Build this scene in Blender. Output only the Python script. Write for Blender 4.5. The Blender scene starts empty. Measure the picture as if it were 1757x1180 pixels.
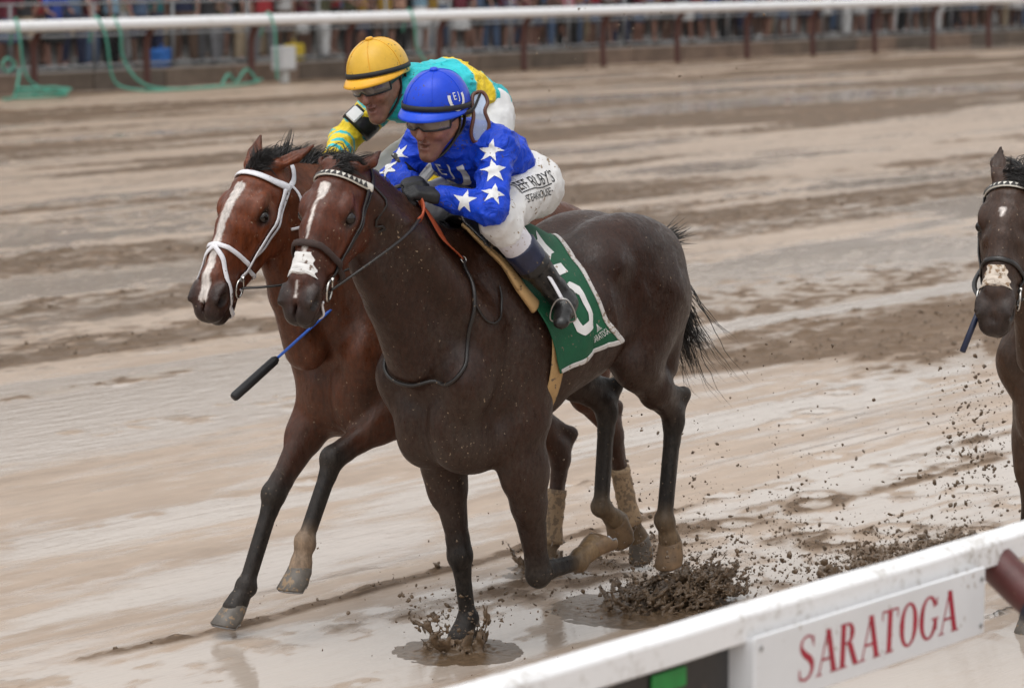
import bpy, math, random
import numpy as np
from mathutils import Vector, Matrix

# ------------------------------------------------------------------ camera, sky, sun, exposure
scene = bpy.context.scene
COL = scene.collection
CAM_H = 2.65
PITCH = math.radians(7.406)
THETA = math.radians(38.76)          # direction of the track seen from the camera axis
cam_d = bpy.data.cameras.new('camera')
cam_d.sensor_width = 36.0
cam_d.lens = 5270.0 / 1757.0 * 36.0
cam_d.clip_end = 3000.0
cam_d.dof.use_dof = True
cam_d.dof.focus_distance = 11.6
cam_d.dof.aperture_fstop = 3.6
cam = bpy.data.objects.new('camera', cam_d)
COL.objects.link(cam)
cam.location = (0, 0, CAM_H)
cam.rotation_euler = (math.pi / 2 - PITCH, 0, 0)
scene.camera = cam

SUN_EL, SUN_AZ = math.radians(72), math.radians(-150)   # azimuth: clockwise from +Y
world = bpy.data.worlds.new('World')
scene.world = world
world.use_nodes = True
wn = world.node_tree
wn.nodes.clear()
w_out = wn.nodes.new('ShaderNodeOutputWorld')
w_bg = wn.nodes.new('ShaderNodeBackground')
w_sky = wn.nodes.new('ShaderNodeTexSky')
w_sky.sky_type = 'NISHITA'
w_sky.sun_disc = False
w_sky.sun_elevation = SUN_EL
w_sky.sun_rotation = SUN_AZ
w_sky.air_density = 1.6
w_sky.dust_density = 3.0
w_sky.ozone_density = 1.0
w_hsv = wn.nodes.new('ShaderNodeHueSaturation')      # a closed cloud deck: nearly no blue
w_hsv.inputs['Saturation'].default_value = 0.05
wn.links.new(w_sky.outputs['Color'], w_hsv.inputs['Color'])
wn.links.new(w_hsv.outputs['Color'], w_bg.inputs['Color'])
w_bg.inputs['Strength'].default_value = 0.15
wn.links.new(w_bg.outputs['Background'], w_out.inputs['Surface'])

sun_d = bpy.data.lights.new('sun', 'SUN')
sun_d.energy = 0.6
sun_d.angle = math.radians(60)
sun_d.color = (1.0, 0.97, 0.93)
sun = bpy.data.objects.new('sun', sun_d)
COL.objects.link(sun)
sdir = Vector((math.sin(SUN_AZ) * math.cos(SUN_EL), math.cos(SUN_AZ) * math.cos(SUN_EL), math.sin(SUN_EL)))
sun.rotation_euler = sdir.to_track_quat('Z', 'Y').to_euler()
sun.location = (0, 0, 30)

scene.view_settings.view_transform = 'Standard'
scene.view_settings.look = 'None'
scene.view_settings.gamma = 1.0
scene.view_settings.exposure = 0.42
scene.cycles.use_denoising = True
scene.cycles.max_bounces = 6
scene.cycles.diffuse_bounces = 3
scene.cycles.glossy_bounces = 3
scene.cycles.transmission_bounces = 4
scene.cycles.transparent_max_bounces = 8

# track frame: along = running direction of the horses (to the left and towards us), left = its left hand side
ALONG = np.array([-math.sin(THETA), -math.cos(THETA), 0.0])
LEFT = np.array([math.cos(THETA), -math.sin(THETA), 0.0])
TRACK_ROT = math.atan2(ALONG[1], ALONG[0])
def track(a, l, z=0.0):
    return ALONG * a + LEFT * l + np.array([0, 0, z])
O1 = (-0.0802, 11.3463, 0.0)          # ground point under the leading horse
# ------------------------------------------------------------------ helpers
np.seterr(over='ignore')
rng = np.random.default_rng(5)
random.seed(5)

def V(*a):
    return np.array(a, float)

def mesh_from(name, verts, faces, smooth=True, cols=None):
    """verts (N,3); faces: (M,k) int array or list of lists"""
    me = bpy.data.meshes.new(name)
    verts = np.ascontiguousarray(verts, np.float32)
    if isinstance(faces, np.ndarray):
        M, k = faces.shape
        me.vertices.add(len(verts)); me.vertices.foreach_set('co', verts.ravel())
        me.loops.add(M * k); me.loops.foreach_set('vertex_index', np.ascontiguousarray(faces, np.int32).ravel())
        me.polygons.add(M)
        me.polygons.foreach_set('loop_start', np.arange(0, M * k, k, dtype=np.int32))
        me.polygons.foreach_set('use_smooth', np.full(M, smooth))
        me.update(calc_edges=True)
    else:
        me.from_pydata([tuple(map(float, v)) for v in verts], [], [list(map(int, f)) for f in faces])
        me.polygons.foreach_set('use_smooth', np.full(len(me.polygons), smooth))
        me.update()
    if cols is not None:
        at = me.color_attributes.new('col', 'FLOAT_COLOR', 'POINT')
        c4 = np.ones((len(verts), 4), np.float32); c4[:, :cols.shape[1]] = cols
        at.data.foreach_set('color', c4.ravel())
    return me

def link(name, me, mat=None, parent=None):
    o = bpy.data.objects.new(name, me)
    if mat is not None and me is not None and not len(me.materials):
        me.materials.append(mat)
    COL.objects.link(o)
    if parent is not None:
        o.parent = parent
    return o

def tag(o, label=None, cat=None, group=None, kind=None):
    if label: o['label'] = label
    if cat: o['category'] = cat
    if group: o['group'] = group
    if kind: o['kind'] = kind
    return o

def empty(name, loc=(0, 0, 0), rz=0.0):
    o = bpy.data.objects.new(name, None)
    o.empty_display_size = 0.2
    COL.objects.link(o)
    o.location = tuple(loc); o.rotation_euler = (0, 0, rz)
    return o

class MB:
    """collects polygons for one mesh object"""
    def __init__(s): s.v = []; s.f = []; s.n = 0
    def add(s, v, f):
        v = np.asarray(v, float); s.v.append(v)
        for q in f: s.f.append([int(i) + s.n for i in q])
        s.n += len(v)
    def box(s, c, size, R=None, bev=0.0):
        c = np.asarray(c, float); h = np.asarray(size, float) / 2
        if bev <= 0:
            v = np.array([[x, y, z] for x in (-1, 1) for y in (-1, 1) for z in (-1, 1)], float) * h
            f = [(0, 1, 3, 2), (4, 6, 7, 5), (0, 4, 5, 1), (2, 3, 7, 6), (0, 2, 6, 4), (1, 5, 7, 3)]
        else:
            b = min(bev, h.min() * 0.95); v = []; f = []
            for x in (-1, 1):
                for y in (-1, 1):
                    for z in (-1, 1):
                        sg = np.array([x, y, z])
                        for ax in range(3):
                            p = sg * (h - b); p[ax] = sg[ax] * h[ax]; v.append(p)
            v = np.array(v)
            def ix(x, y, z, a): return ((x > 0) * 4 + (y > 0) * 2 + (z > 0)) * 3 + a
            for a in range(3):
                o1, o2 = (a + 1) % 3, (a + 2) % 3
                for sg in (-1, 1):
                    q = []
                    for p1, p2 in ((-1, -1), (1, -1), (1, 1), (-1, 1)):
                        t = [0, 0, 0]; t[a] = sg; t[o1] = p1; t[o2] = p2; q.append(ix(*t, a))
                    f.append(q if sg > 0 else q[::-1])
                for p1 in (-1, 1):
                    for p2 in (-1, 1):
                        t0 = [0, 0, 0]; t0[a] = -1; t0[o1] = p1; t0[o2] = p2
                        t1 = list(t0); t1[a] = 1
                        q = [ix(*t0, o1), ix(*t1, o1), ix(*t1, o2), ix(*t0, o2)]
                        f.append(q if p1 * p2 > 0 else q[::-1])
            for x in (-1, 1):
                for y in (-1, 1):
                    for z in (-1, 1):
                        q = [ix(x, y, z, a) for a in range(3)]
                        f.append(q if x * y * z > 0 else q[::-1])
        if R is not None: v = v @ np.asarray(R, float).T
        s.add(v + c, f)
    def tube(s, pts, r, n=8, closed=False, caps=True, flat=None, side=None):
        """swept tube; r scalar/list; flat=(a,b) elliptical half sizes with 'side' as first axis"""
        P = np.asarray(pts, float); m = len(P)
        rr = np.broadcast_to(np.asarray(r, float), (m,)) if r is not None else np.ones(m)
        T = np.gradient(P, axis=0) if not closed else np.roll(P, -1, 0) - np.roll(P, 1, 0)
        T /= np.linalg.norm(T, axis=1)[:, None] + 1e-9
        if side is not None:
            S = np.broadcast_to(np.asarray(side, float), (m, 3)).copy()
        else:
            S = np.zeros((m, 3)); ref = V(0, 0, 1) if abs(T[0, 2]) < .9 else V(1, 0, 0)
            S[0] = np.cross(ref, T[0])
            for i in range(1, m): S[i] = S[i - 1]  # parallel transport below
        for i in range(m):
            if side is None and i: S[i] = S[i - 1]
            S[i] -= T[i] * (S[i] @ T[i]); S[i] /= np.linalg.norm(S[i]) + 1e-9
        N = np.cross(T, S)
        a, b = flat if flat is not None else (1., 1.)
        ang = np.arange(n) * 2 * math.pi / n
        v = (P[:, None] + rr[:, None, None] * (a * np.cos(ang)[None, :, None] * S[:, None] + b * np.sin(ang)[None, :, None] * N[:, None])).reshape(-1, 3)
        f = []
        mm = m if closed else m - 1
        for i in range(mm):
            j = (i + 1) % m
            for k in range(n):
                k2 = (k + 1) % n
                f.append((i * n + k, i * n + k2, j * n + k2, j * n + k))
        if caps and not closed:
            f.append(tuple(range(n))[::-1]); f.append(tuple((m - 1) * n + k for k in range(n)))
        s.add(v, f)
    def lathe(s, prof, n=24, o=(0, 0, 0), R=None, cap=True):
        ang = np.arange(n) * 2 * math.pi / n
        v = np.array([[r * math.cos(t), r * math.sin(t), z] for r, z in prof for t in ang])
        f = []
        for i in range(len(prof) - 1):
            for k in range(n):
                k2 = (k + 1) % n
                f.append((i * n + k, i * n + k2, (i + 1) * n + k2, (i + 1) * n + k))
        if cap:
            f.append(tuple(range(n))[::-1]); f.append(tuple((len(prof) - 1) * n + k for k in range(n)))
        if R is not None: v = v @ np.asarray(R, float).T
        s.add(v + np.asarray(o, float), f)
    def mesh(s, name, smooth=False, cols=None):
        return mesh_from(name, np.concatenate(s.v), s.f, smooth, cols)
    def build(s, name, mat, parent=None, smooth=False):
        return link(name, s.mesh(name, smooth), mat, parent)

def catmull(P, n=8, closed=False):
    P = np.asarray(P, float); m = len(P); out = []
    rngi = range(m if closed else m - 1)
    for i in rngi:
        if closed: p0, p1, p2, p3 = P[(i - 1) % m], P[i], P[(i + 1) % m], P[(i + 2) % m]
        else: p0, p1, p2, p3 = P[max(i - 1, 0)], P[i], P[i + 1], P[min(i + 2, m - 1)]
        for t in np.arange(n) / n:
            out.append(.5 * ((2 * p1) + (-p0 + p2) * t + (2 * p0 - 5 * p1 + 4 * p2 - p3) * t * t + (-p0 + 3 * p1 - 3 * p2 + p3) * t ** 3))
    if not closed: out.append(P[-1])
    return np.array(out)

def unit(v):
    v = np.asarray(v, float); return v / (np.linalg.norm(v) + 1e-12)

# value noise on arrays -------------------------------------------------
_perm = np.random.default_rng(11).random(65536).astype(np.float32)
def noise3(x, y, z):
    x, y, z = np.broadcast_arrays(np.asarray(x, np.float32), np.asarray(y, np.float32), np.asarray(z, np.float32))
    fx, fy, fz = np.floor(x), np.floor(y), np.floor(z)
    ix, iy, iz = fx.astype(np.int32), fy.astype(np.int32), fz.astype(np.int32)
    fx, fy, fz = x - fx, y - fy, z - fz
    fx, fy, fz = (f * f * f * (f * (f * 6 - 15) + 10) for f in (fx, fy, fz))
    hx = (ix * np.int32(73856093), (ix + 1) * np.int32(73856093)); hy = (iy * np.int32(19349663), (iy + 1) * np.int32(19349663)); hz = (iz * np.int32(83492791), (iz + 1) * np.int32(83492791))
    def e(a, b):
        q = hx[a] ^ hy[b]; p0 = _perm[(q ^ hz[0]) & 65535]
        return p0 + fz * (_perm[(q ^ hz[1]) & 65535] - p0)
    c0 = e(0, 0); c0 = c0 + fy * (e(0, 1) - c0); c1 = e(1, 0); c1 = c1 + fy * (e(1, 1) - c1)
    return (c0 + fx * (c1 - c0)) * 2 - 1
def fbm(x, y, z, o=4, g=.5):
    r = 0; a = 1; t = 0
    for i in range(o):
        r = r + a * noise3(x * 2 ** i + 17.3 * i, y * 2 ** i - 9.1 * i, z * 2 ** i + 3.7 * i); t += a; a *= g
    return r / t
def sstep(a, b, x):
    t = np.clip((x - a) / (b - a), 0, 1); return t * t * (3 - 2 * t)

# implicit surfaces: smooth unions of tapered elliptical limbs, meshed with surface nets --------
def smin(a, b, k):
    h = np.maximum(k - np.abs(a - b), 0) / k
    return np.minimum(a, b) - h * h * k * .25
def _ed(q2, q4):
    k0 = np.sqrt(q2); k1 = np.sqrt(q4)
    return k0 * (k0 - 1) / np.maximum(k1, 1e-6)

class Solid:
    def __init__(s): s.p = []
    def cone(s, a, b, ra, rb, k=.03, side=(0, 1, 0), col=None, cap=1.0, op=1):
        ra = (ra, ra) if np.isscalar(ra) else ra; rb = (rb, rb) if np.isscalar(rb) else rb
        a = V(*a); b = V(*b); ax = b - a; L = np.linalg.norm(ax) + 1e-9; ax = ax / L
        u = V(*side); u = u - ax * (u @ ax)
        if np.linalg.norm(u) < 1e-3:
            u = V(1, 0, 0) - ax * ax[0]
        u = unit(u); v = np.cross(ax, u)
        m = max(*ra, *rb)
        s.p.append(dict(t=0, a=a, L=L, ax=ax, u=u, v=v, ra=ra, rb=rb, cap=cap, k=k, col=col, op=op, lo=np.minimum(a, b) - m, hi=np.maximum(a, b) + m, m=m))
        return s
    def chain(s, pts, radii, k=.03, kk=.02, side=(0, 1, 0), col=None, cap=1.0):
        for i in range(len(pts) - 1):
            c = col[i] if isinstance(col, list) else col
            s.cone(pts[i], pts[i + 1], radii[i], radii[i + 1], k if i == 0 else kk, side, c, cap)
        return s
    def ell(s, c, r, k=.03, R=None, col=None, op=1):
        c = V(*c); r = (r, r, r) if np.isscalar(r) else r
        R = np.eye(3) if R is None else np.asarray(R, float)      # rows: axes
        m = max(r)
        s.p.append(dict(t=1, c=c, r=np.array(r, float), R=R, k=k, col=col, op=op, lo=c - m, hi=c + m, m=m))
        return s
    def box(s, c, h, k=.02, R=None, col=None, op=1, rd=.01):
        c = V(*c); R = np.eye(3) if R is None else np.asarray(R, float); m = float(np.linalg.norm(h)) + rd
        s.p.append(dict(t=2, c=c, h=np.array(h, float), R=R, k=k, col=col, op=op, rd=rd, lo=c - m, hi=c + m, m=m))
        return s
    @staticmethod
    def ev(p, X, Y, Z):
        if p['t'] == 0:
            a, ax, u, v, L = p['a'], p['ax'], p['u'], p['v'], p['L']
            x, y, z = X - a[0], Y - a[1], Z - a[2]
            t = (x * ax[0] + y * ax[1] + z * ax[2]) / L
            tc = np.clip(t, 0, 1); w = (t - tc) * L
            pu = x * u[0] + y * u[1] + z * u[2]; pv = x * v[0] + y * v[1] + z * v[2]
            ru = p['ra'][0] + (p['rb'][0] - p['ra'][0]) * tc; rv = p['ra'][1] + (p['rb'][1] - p['ra'][1]) * tc
            rw = (ru + rv) * .5 * p['cap']
            A, B, C = (pu / ru) ** 2, (pv / rv) ** 2, (w / rw) ** 2
            return _ed(A + B + C, A / ru ** 2 + B / rv ** 2 + C / rw ** 2)
        x, y, z = X - p['c'][0], Y - p['c'][1], Z - p['c'][2]
        R = p['R']
        q = [x * R[i, 0] + y * R[i, 1] + z * R[i, 2] for i in range(3)]
        if p['t'] == 1:
            r = p['r']
            A = [(q[i] / r[i]) ** 2 for i in range(3)]
            return _ed(A[0] + A[1] + A[2], A[0] / r[0] ** 2 + A[1] / r[1] ** 2 + A[2] / r[2] ** 2)
        d = [np.abs(q[i]) - p['h'][i] for i in range(3)]
        o = np.sqrt(sum(np.maximum(e, 0) ** 2 for e in d))
        return o + np.minimum(np.maximum(np.maximum(d[0], d[1]), d[2]), 0) - p['rd']
    def grid(s, res, pad=.05, inflate=0.0, clip=None):
        pos = [p for p in s.p if p['op'] > 0]
        lo = np.min([p['lo'] for p in pos], 0) - pad; hi = np.max([p['hi'] for p in pos], 0) + pad
        if clip is not None:
            lo = np.maximum(lo, clip[0]); hi = np.minimum(hi, clip[1])
        n = np.ceil((hi - lo) / res).astype(int) + 1
        s.lo, s.res, s.n = lo, res, n
        ax = [(lo[i] + res * np.arange(n[i])).astype(np.float32) for i in range(3)]
        F = np.full(n, .12, np.float32)
        for p in s.p:
            mg = max(pad, p['k'] * 1.0 + .01)
            i0 = np.clip(np.floor((p['lo'] - mg - lo) / res).astype(int), 0, n); i1 = np.clip(np.ceil((p['hi'] + mg - lo) / res).astype(int) + 1, 0, n)
            if np.any(i1 <= i0): continue
            sl = tuple(slice(i0[i], i1[i]) for i in range(3))
            d = s.ev(p, ax[0][sl[0]][:, None, None], ax[1][sl[1]][None, :, None], ax[2][sl[2]][None, None, :]).astype(np.float32)
            if p['op'] > 0: F[sl] = smin(F[sl], d, p['k'])
            else: F[sl] = -smin(-F[sl], d, p['k'])
        s.F = F - inflate
        return s
    def rough(s, amp, freq, aniso=(1, 1, 1), seed=0., o=3, band=.03):
        m = np.argwhere(np.abs(s.F) < band); P = s.lo + m * s.res
        q = P * freq * np.array(aniso)
        nz = fbm(q[:, 0] + seed, q[:, 1], q[:, 2], o)
        w = q * 1.7 + 5; nz2 = 1 - 2.2 * np.abs(fbm(w[:, 0] + seed, w[:, 1], w[:, 2], 2))     # creases
        s.F[m[:, 0], m[:, 1], m[:, 2]] += amp * (.45 * nz - .55 * np.maximum(nz2, 0) ** 2)
        return s
    def sample(s, P):
        g = (np.asarray(P, float) - s.lo) / s.res
        g = np.clip(g, 0, s.n - 1.001); i = g.astype(int); f = g - i
        r = 0
        for dx in (0, 1):
            for dy in (0, 1):
                for dz in (0, 1):
                    w = (f[:, 0] if dx else 1 - f[:, 0]) * (f[:, 1] if dy else 1 - f[:, 1]) * (f[:, 2] if dz else 1 - f[:, 2])
                    r = r + s.F[i[:, 0] + dx, i[:, 1] + dy, i[:, 2] + dz] * w
        return r
    def grad(s, P, e=None):
        e = e or s.res * 1.2; G = np.zeros_like(P)
        for i in range(3):
            d = np.zeros(3); d[i] = e
            G[:, i] = s.sample(P + d) - s.sample(P - d)
        return G / (np.linalg.norm(G, axis=1)[:, None] + 1e-9)
    def snap(s, P, off=0.0, it=12):
        P = np.array(P, float)
        for _ in range(it):
            P -= (s.sample(P) - off)[:, None] * s.grad(P) * .8
        return P
    def cast(s, P, D, maxd=.6, off=0.0):
        """march points along unit direction D until the surface"""
        P = np.array(P, float); D = np.broadcast_to(np.asarray(D, float), P.shape); t = np.zeros(len(P))
        for _ in range(90):
            d = s.sample(P + D * t[:, None]) - off
            t = np.where(d > 5e-4, t + np.maximum(d * .7, 4e-4), t)
            t = np.minimum(t, maxd)
        return P + D * t[:, None]
    def nets(s):
        F, lo, res = s.F, s.lo, s.res
        I = F < 0
        c = I.astype(np.uint8)
        S = c[:-1] + c[1:]; S = S[:, :-1] + S[:, 1:]; S = S[:, :, :-1] + S[:, :, 1:]
        act = (S > 0) & (S < 8)
        idx = np.full(act.shape, -1, np.int32)
        A = np.argwhere(act); idx[act] = np.arange(len(A))
        pos = np.zeros((len(A), 3)); cnt = np.zeros(len(A))
        cor = [(x, y, z) for x in (0, 1) for y in (0, 1) for z in (0, 1)]
        fv = {q: F[A[:, 0] + q[0], A[:, 1] + q[1], A[:, 2] + q[2]] for q in cor}
        for q in cor:
            for a in range(3):
                if q[a] == 0:
                    q2 = list(q); q2[a] = 1; q2 = tuple(q2)
                    f0, f1 = fv[q], fv[q2]
                    m = (f0 < 0) != (f1 < 0)
                    t = np.where(m, f0 / np.where(m, f0 - f1, 1), 0)
                    e = np.array(q, float)[None] + t[:, None] * np.eye(3)[a][None]
                    pos += e * m[:, None]; cnt += m
        verts = lo + (A + pos / cnt[:, None]) * res
        quads = []
        for a in range(3):
            b, d = (a + 1) % 3, (a + 2) % 3
            s0 = [slice(None)] * 3; s1 = [slice(None)] * 3
            s0[a] = slice(0, -1); s1[a] = slice(1, None)
            X = I[tuple(s0)] != I[tuple(s1)]
            E = np.argwhere(X)
            ok = (E[:, b] > 0) & (E[:, d] > 0) & (E[:, b] < act.shape[b]) & (E[:, d] < act.shape[d])
            E = E[ok]
            def cell(db, dd):
                q = E.copy(); q[:, b] -= db; q[:, d] -= dd
                return idx[q[:, 0], q[:, 1], q[:, 2]]
            Q = np.stack([cell(1, 1), cell(0, 1), cell(0, 0), cell(1, 0)], 1)
            ins = I[E[:, 0], E[:, 1], E[:, 2]]
            Q = np.where(ins[:, None], Q, Q[:, ::-1])
            quads.append(Q)
        return verts, np.concatenate(quads)
    def colours(s, P, default, sig=.012):
        w = np.full(len(P), 1e-6); c = np.outer(w, np.array(default, float))
        for p in s.p:
            if p['col'] is None or p['op'] < 0: continue
            mg = .05
            m = np.all((P > p['lo'] - mg) & (P < p['hi'] + mg), axis=1)
            if not m.any(): continue
            q = P[m]
            d = s.ev(p, q[:, 0], q[:, 1], q[:, 2])
            ww = np.exp(-np.maximum(d, -.004) / sig)
            w[m] += ww; c[m] += ww[:, None] * np.array(p['col'], float)
        return c / w[:, None]

def vnormals(v, f):
    n = np.cross(v[f[:, 2]] - v[f[:, 0]], v[f[:, 3]] - v[f[:, 1]])
    N = np.zeros_like(v)
    for i in range(4): np.add.at(N, f[:, i], n)
    return N / (np.linalg.norm(N, axis=1)[:, None] + 1e-12)

def lumpy(v, f, amp, freq, seed=0., o=3, aniso=(1, 1, 1)):
    N = vnormals(v, f)
    q = v * freq * np.array(aniso)
    return v + N * (amp * fbm(q[:, 0] + seed, q[:, 1], q[:, 2], o))[:, None]

def relax(v, f, it=1, lam=.5):
    for _ in range(it):
        acc = np.zeros_like(v); cn = np.zeros(len(v))
        for i in range(4):
            a, b = f[:, i], f[:, (i + 1) % 4]
            np.add.at(acc, a, v[b]); np.add.at(cn, a, 1)
            np.add.at(acc, b, v[a]); np.add.at(cn, b, 1)
        v = v + lam * (acc / cn[:, None] - v)
    return v

def solid_obj(name, S, res, mat, parent, rough=None, cols=None, pad=.03, relax_it=1, infl=0.):
    S.grid(res, pad=pad, inflate=infl)
    if rough: S.rough(*rough)
    v, f = S.nets()
    if relax_it: v = relax(v, f, relax_it, .4)
    c = cols(v) if cols is not None else None
    return link(name, mesh_from(name, v, f, True, c), mat, parent)

# ------------------------------------------------------------------ materials
class NT:
    def __init__(s, name):
        s.m = bpy.data.materials.new(name); s.m.use_nodes = True
        s.t = s.m.node_tree; s.b = s.t.nodes['Principled BSDF']
    def n(s, ty, **kw):
        n = s.t.nodes.new(ty)
        for k, v in kw.items():
            if k in n.inputs.keys() if isinstance(k, str) else False: n.inputs[k].default_value = v
            else: setattr(n, k, v)
        return n
    def l(s, a, b): s.t.links.new(a, b)
    def coord(s, scale=(1, 1, 1), rot=(0, 0, 0), kind='Object'):
        tc = s.n('ShaderNodeTexCoord'); mp = s.n('ShaderNodeMapping')
        mp.inputs['Scale'].default_value = scale; mp.inputs['Rotation'].default_value = rot
        s.l(tc.outputs[kind], mp.inputs['Vector']); return mp.outputs['Vector']
    def noise(s, scale, detail=4, rough=.55, vec=None, dist=0.0):
        n = s.n('ShaderNodeTexNoise'); n.inputs['Scale'].default_value = scale; n.inputs['Detail'].default_value = detail
        n.inputs['Roughness'].default_value = rough; n.inputs['Distortion'].default_value = dist
        if vec is not None: s.l(vec, n.inputs['Vector'])
        return n.outputs['Fac']
    def ramp(s, fac, stops):
        r = s.n('ShaderNodeValToRGB'); e = r.color_ramp.elements
        while len(e) < len(stops): e.new(.5)
        for i, (p, c) in enumerate(stops):
            e[i].position = p; e[i].color = (*c, 1) if not np.isscalar(c) else (c, c, c, 1)
        s.l(fac, r.inputs['Fac']); return r.outputs['Color']
    def mix(s, fac, a, b, mode='MIX'):
        m = s.n('ShaderNodeMix', data_type='RGBA', blend_type=mode)
        for sock, val in ((m.inputs[0], fac), (m.inputs[6], a), (m.inputs[7], b)):
            if hasattr(val, 'is_linked') or hasattr(val, 'node'): s.l(val, sock)
            elif np.isscalar(val): sock.default_value = val if sock == m.inputs[0] else (val, val, val, 1)
            else: sock.default_value = (*val, 1) if len(val) == 3 else val
        return m.outputs[2]
    def math(s, op, a, b=0.0):
        m = s.n('ShaderNodeMath', operation=op)
        for i, val in enumerate((a, b)):
            if hasattr(val, 'node'): s.l(val, m.inputs[i])
            else: m.inputs[i].default_value = val
        return m.outputs[0]
    def attr(s, name='col'):
        a = s.n('ShaderNodeAttribute'); a.attribute_name = name; return a
    def bump(s, h, strength=.3, dist=.01, normal=None):
        b = s.n('ShaderNodeBump'); b.inputs['Strength'].default_value = strength; b.inputs['Distance'].default_value = dist
        s.l(h, b.inputs['Height'])
        if normal is not None: s.l(normal, b.inputs['Normal'])
        s.l(b.outputs['Normal'], s.b.inputs['Normal']); return b.outputs['Normal']
    def set(s, **kw):
        for k, v in kw.items():
            k = {'color': 'Base Color', 'rough': 'Roughness', 'metal': 'Metallic', 'spec': 'Specular IOR Level', 'sheen': 'Sheen Weight', 'coat': 'Coat Weight', 'coat_rough': 'Coat Roughness', 'trans': 'Transmission Weight', 'sss': 'Subsurface Weight', 'alpha': 'Alpha'}.get(k, k)
            i = s.b.inputs[k]
            if hasattr(v, 'node'): s.l(v, i)
            elif np.isscalar(v): i.default_value = v
            else: i.default_value = (*v, 1) if len(v) == 3 else v
        return s

_mc = {}
def simple(name, c, rough=.5, var=.15, scale=30, bump=.0, bscale=200, mud=0.0, metal=0.0, spec=.5, sheen=0.0, mudcol=(.2, .14, .09), **kw):
    """painted / woven / leather surface with slight unevenness and optional mud specks"""
    if name in _mc: return _mc[name]
    N = NT(name); vec = N.coord()
    f = N.noise(scale, 4, .6, vec)
    c = np.array(c, float)
    col = N.ramp(f, [(.25, tuple(c * (1 - var))), (.75, tuple(np.minimum(c * (1 + var), 1)))])
    if mud > 0:
        f1 = N.noise(55, 3, .6, vec); f2 = N.noise(9, 3, .6, vec)
        t = N.math('ADD', f1, N.math('MULTIPLY', f2, .55))
        th = 1.04 - .26 * mud
        m = N.ramp(t, [(min(th, .99), 0.0), (min(th + .035, 1.0), 1.0)])
        col = N.mix(m, col, mudcol)
    N.set(color=col, rough=rough, metal=metal, spec=spec, sheen=sheen)
    if bump: N.bump(N.noise(bscale, 3, .6, vec), bump, .004)
    for k, v in kw.items(): N.set(**{k: v})
    _mc[name] = N.m
    return N.m

# flat prints laid on curved surfaces -------------------------------------------------
import bmesh
def refine(verts2, faces, maxlen):
    bm = bmesh.new()
    vs = [bm.verts.new((float(p[0]), float(p[1]), 0)) for p in verts2]
    for f in faces:
        try: bm.faces.new([vs[i] for i in f])
        except ValueError: pass
    bmesh.ops.triangulate(bm, faces=bm.faces[:])
    for _ in range(6):
        e = [e for e in bm.edges if e.calc_length() > maxlen]
        if not e: break
        bmesh.ops.subdivide_edges(bm, edges=e, cuts=1)
        bmesh.ops.triangulate(bm, faces=bm.faces[:])
    bm.verts.index_update()
    v = np.array([q.co[:2] for q in bm.verts]); f = [[q.index for q in t.verts] for t in bm.faces]
    bm.free(); return v, f
def text2d(body, size=1.0):
    cu = bpy.data.curves.new('lettering', 'FONT'); cu.body = body; cu.size = size; cu.align_x = 'CENTER'; cu.align_y = 'CENTER'; cu.resolution_u = 3
    o = bpy.data.objects.new('lettering', cu); COL.objects.link(o)
    bpy.context.view_layer.update()
    me = bpy.data.meshes.new_from_object(o.evaluated_get(bpy.context.evaluated_depsgraph_get()))
    v = np.array([q.co[:2] for q in me.vertices]); f = [list(p.vertices) for p in me.polygons]
    COL.objects.unlink(o); bpy.data.objects.remove(o); bpy.data.curves.remove(cu); bpy.data.meshes.remove(me)
    return v, f
def star2d(r, rin=.42, rot=0., n=5):
    v = [(0, 0)] + [((r if k % 2 == 0 else r * rin) * math.sin(rot + k * math.pi / n), (r if k % 2 == 0 else r * rin) * math.cos(rot + k * math.pi / n)) for k in range(2 * n)]
    return np.array(v), [(0, 1 + k, 1 + (k + 1) % (2 * n)) for k in range(2 * n)]
def stroke2d(pts, w):
    """ribbon polygon along a 2D polyline (w scalar or list)"""
    P = np.asarray(pts, float); T = np.gradient(P, axis=0); T /= np.linalg.norm(T, axis=1)[:, None]; N = np.stack([-T[:, 1], T[:, 0]], 1)
    w = np.broadcast_to(np.asarray(w, float), (len(P),))[:, None] / 2
    v = np.concatenate([P + N * w, P - N * w]); m = len(P)
    return v, [(i, i + 1, m + i + 1, m + i) for i in range(m - 1)]
def arc(cx, cy, rx, ry, a0, a1, n=16):
    t = np.radians(np.linspace(a0, a1, n)); return [(cx + rx * math.cos(q), cy + ry * math.sin(q)) for q in t]
def decal(name, S, v2, f2, c, nrm, up, mat, parent, off=.0016, maxlen=.012, warp=None):
    v2, f2 = refine(v2, f2, maxlen)
    if warp is not None: v2 = warp(v2)
    nrm = unit(nrm); up = unit(V(*up) - nrm * (V(*up) @ nrm)); rt_ = np.cross(up, nrm)
    P = V(*c) + v2[:, :1] * rt_ + v2[:, 1:] * up + nrm * .12
    Q = S.cast(P, -nrm, .3, off)
    return link(name, mesh_from(name, Q, f2, True), mat, parent)
def join2d(L):
    v = []; f = []; n = 0
    for a, b in L:
        v.append(np.asarray(a, float)); f += [[i + n for i in q] for q in b]; n += len(a)
    return np.concatenate(v), f
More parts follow.
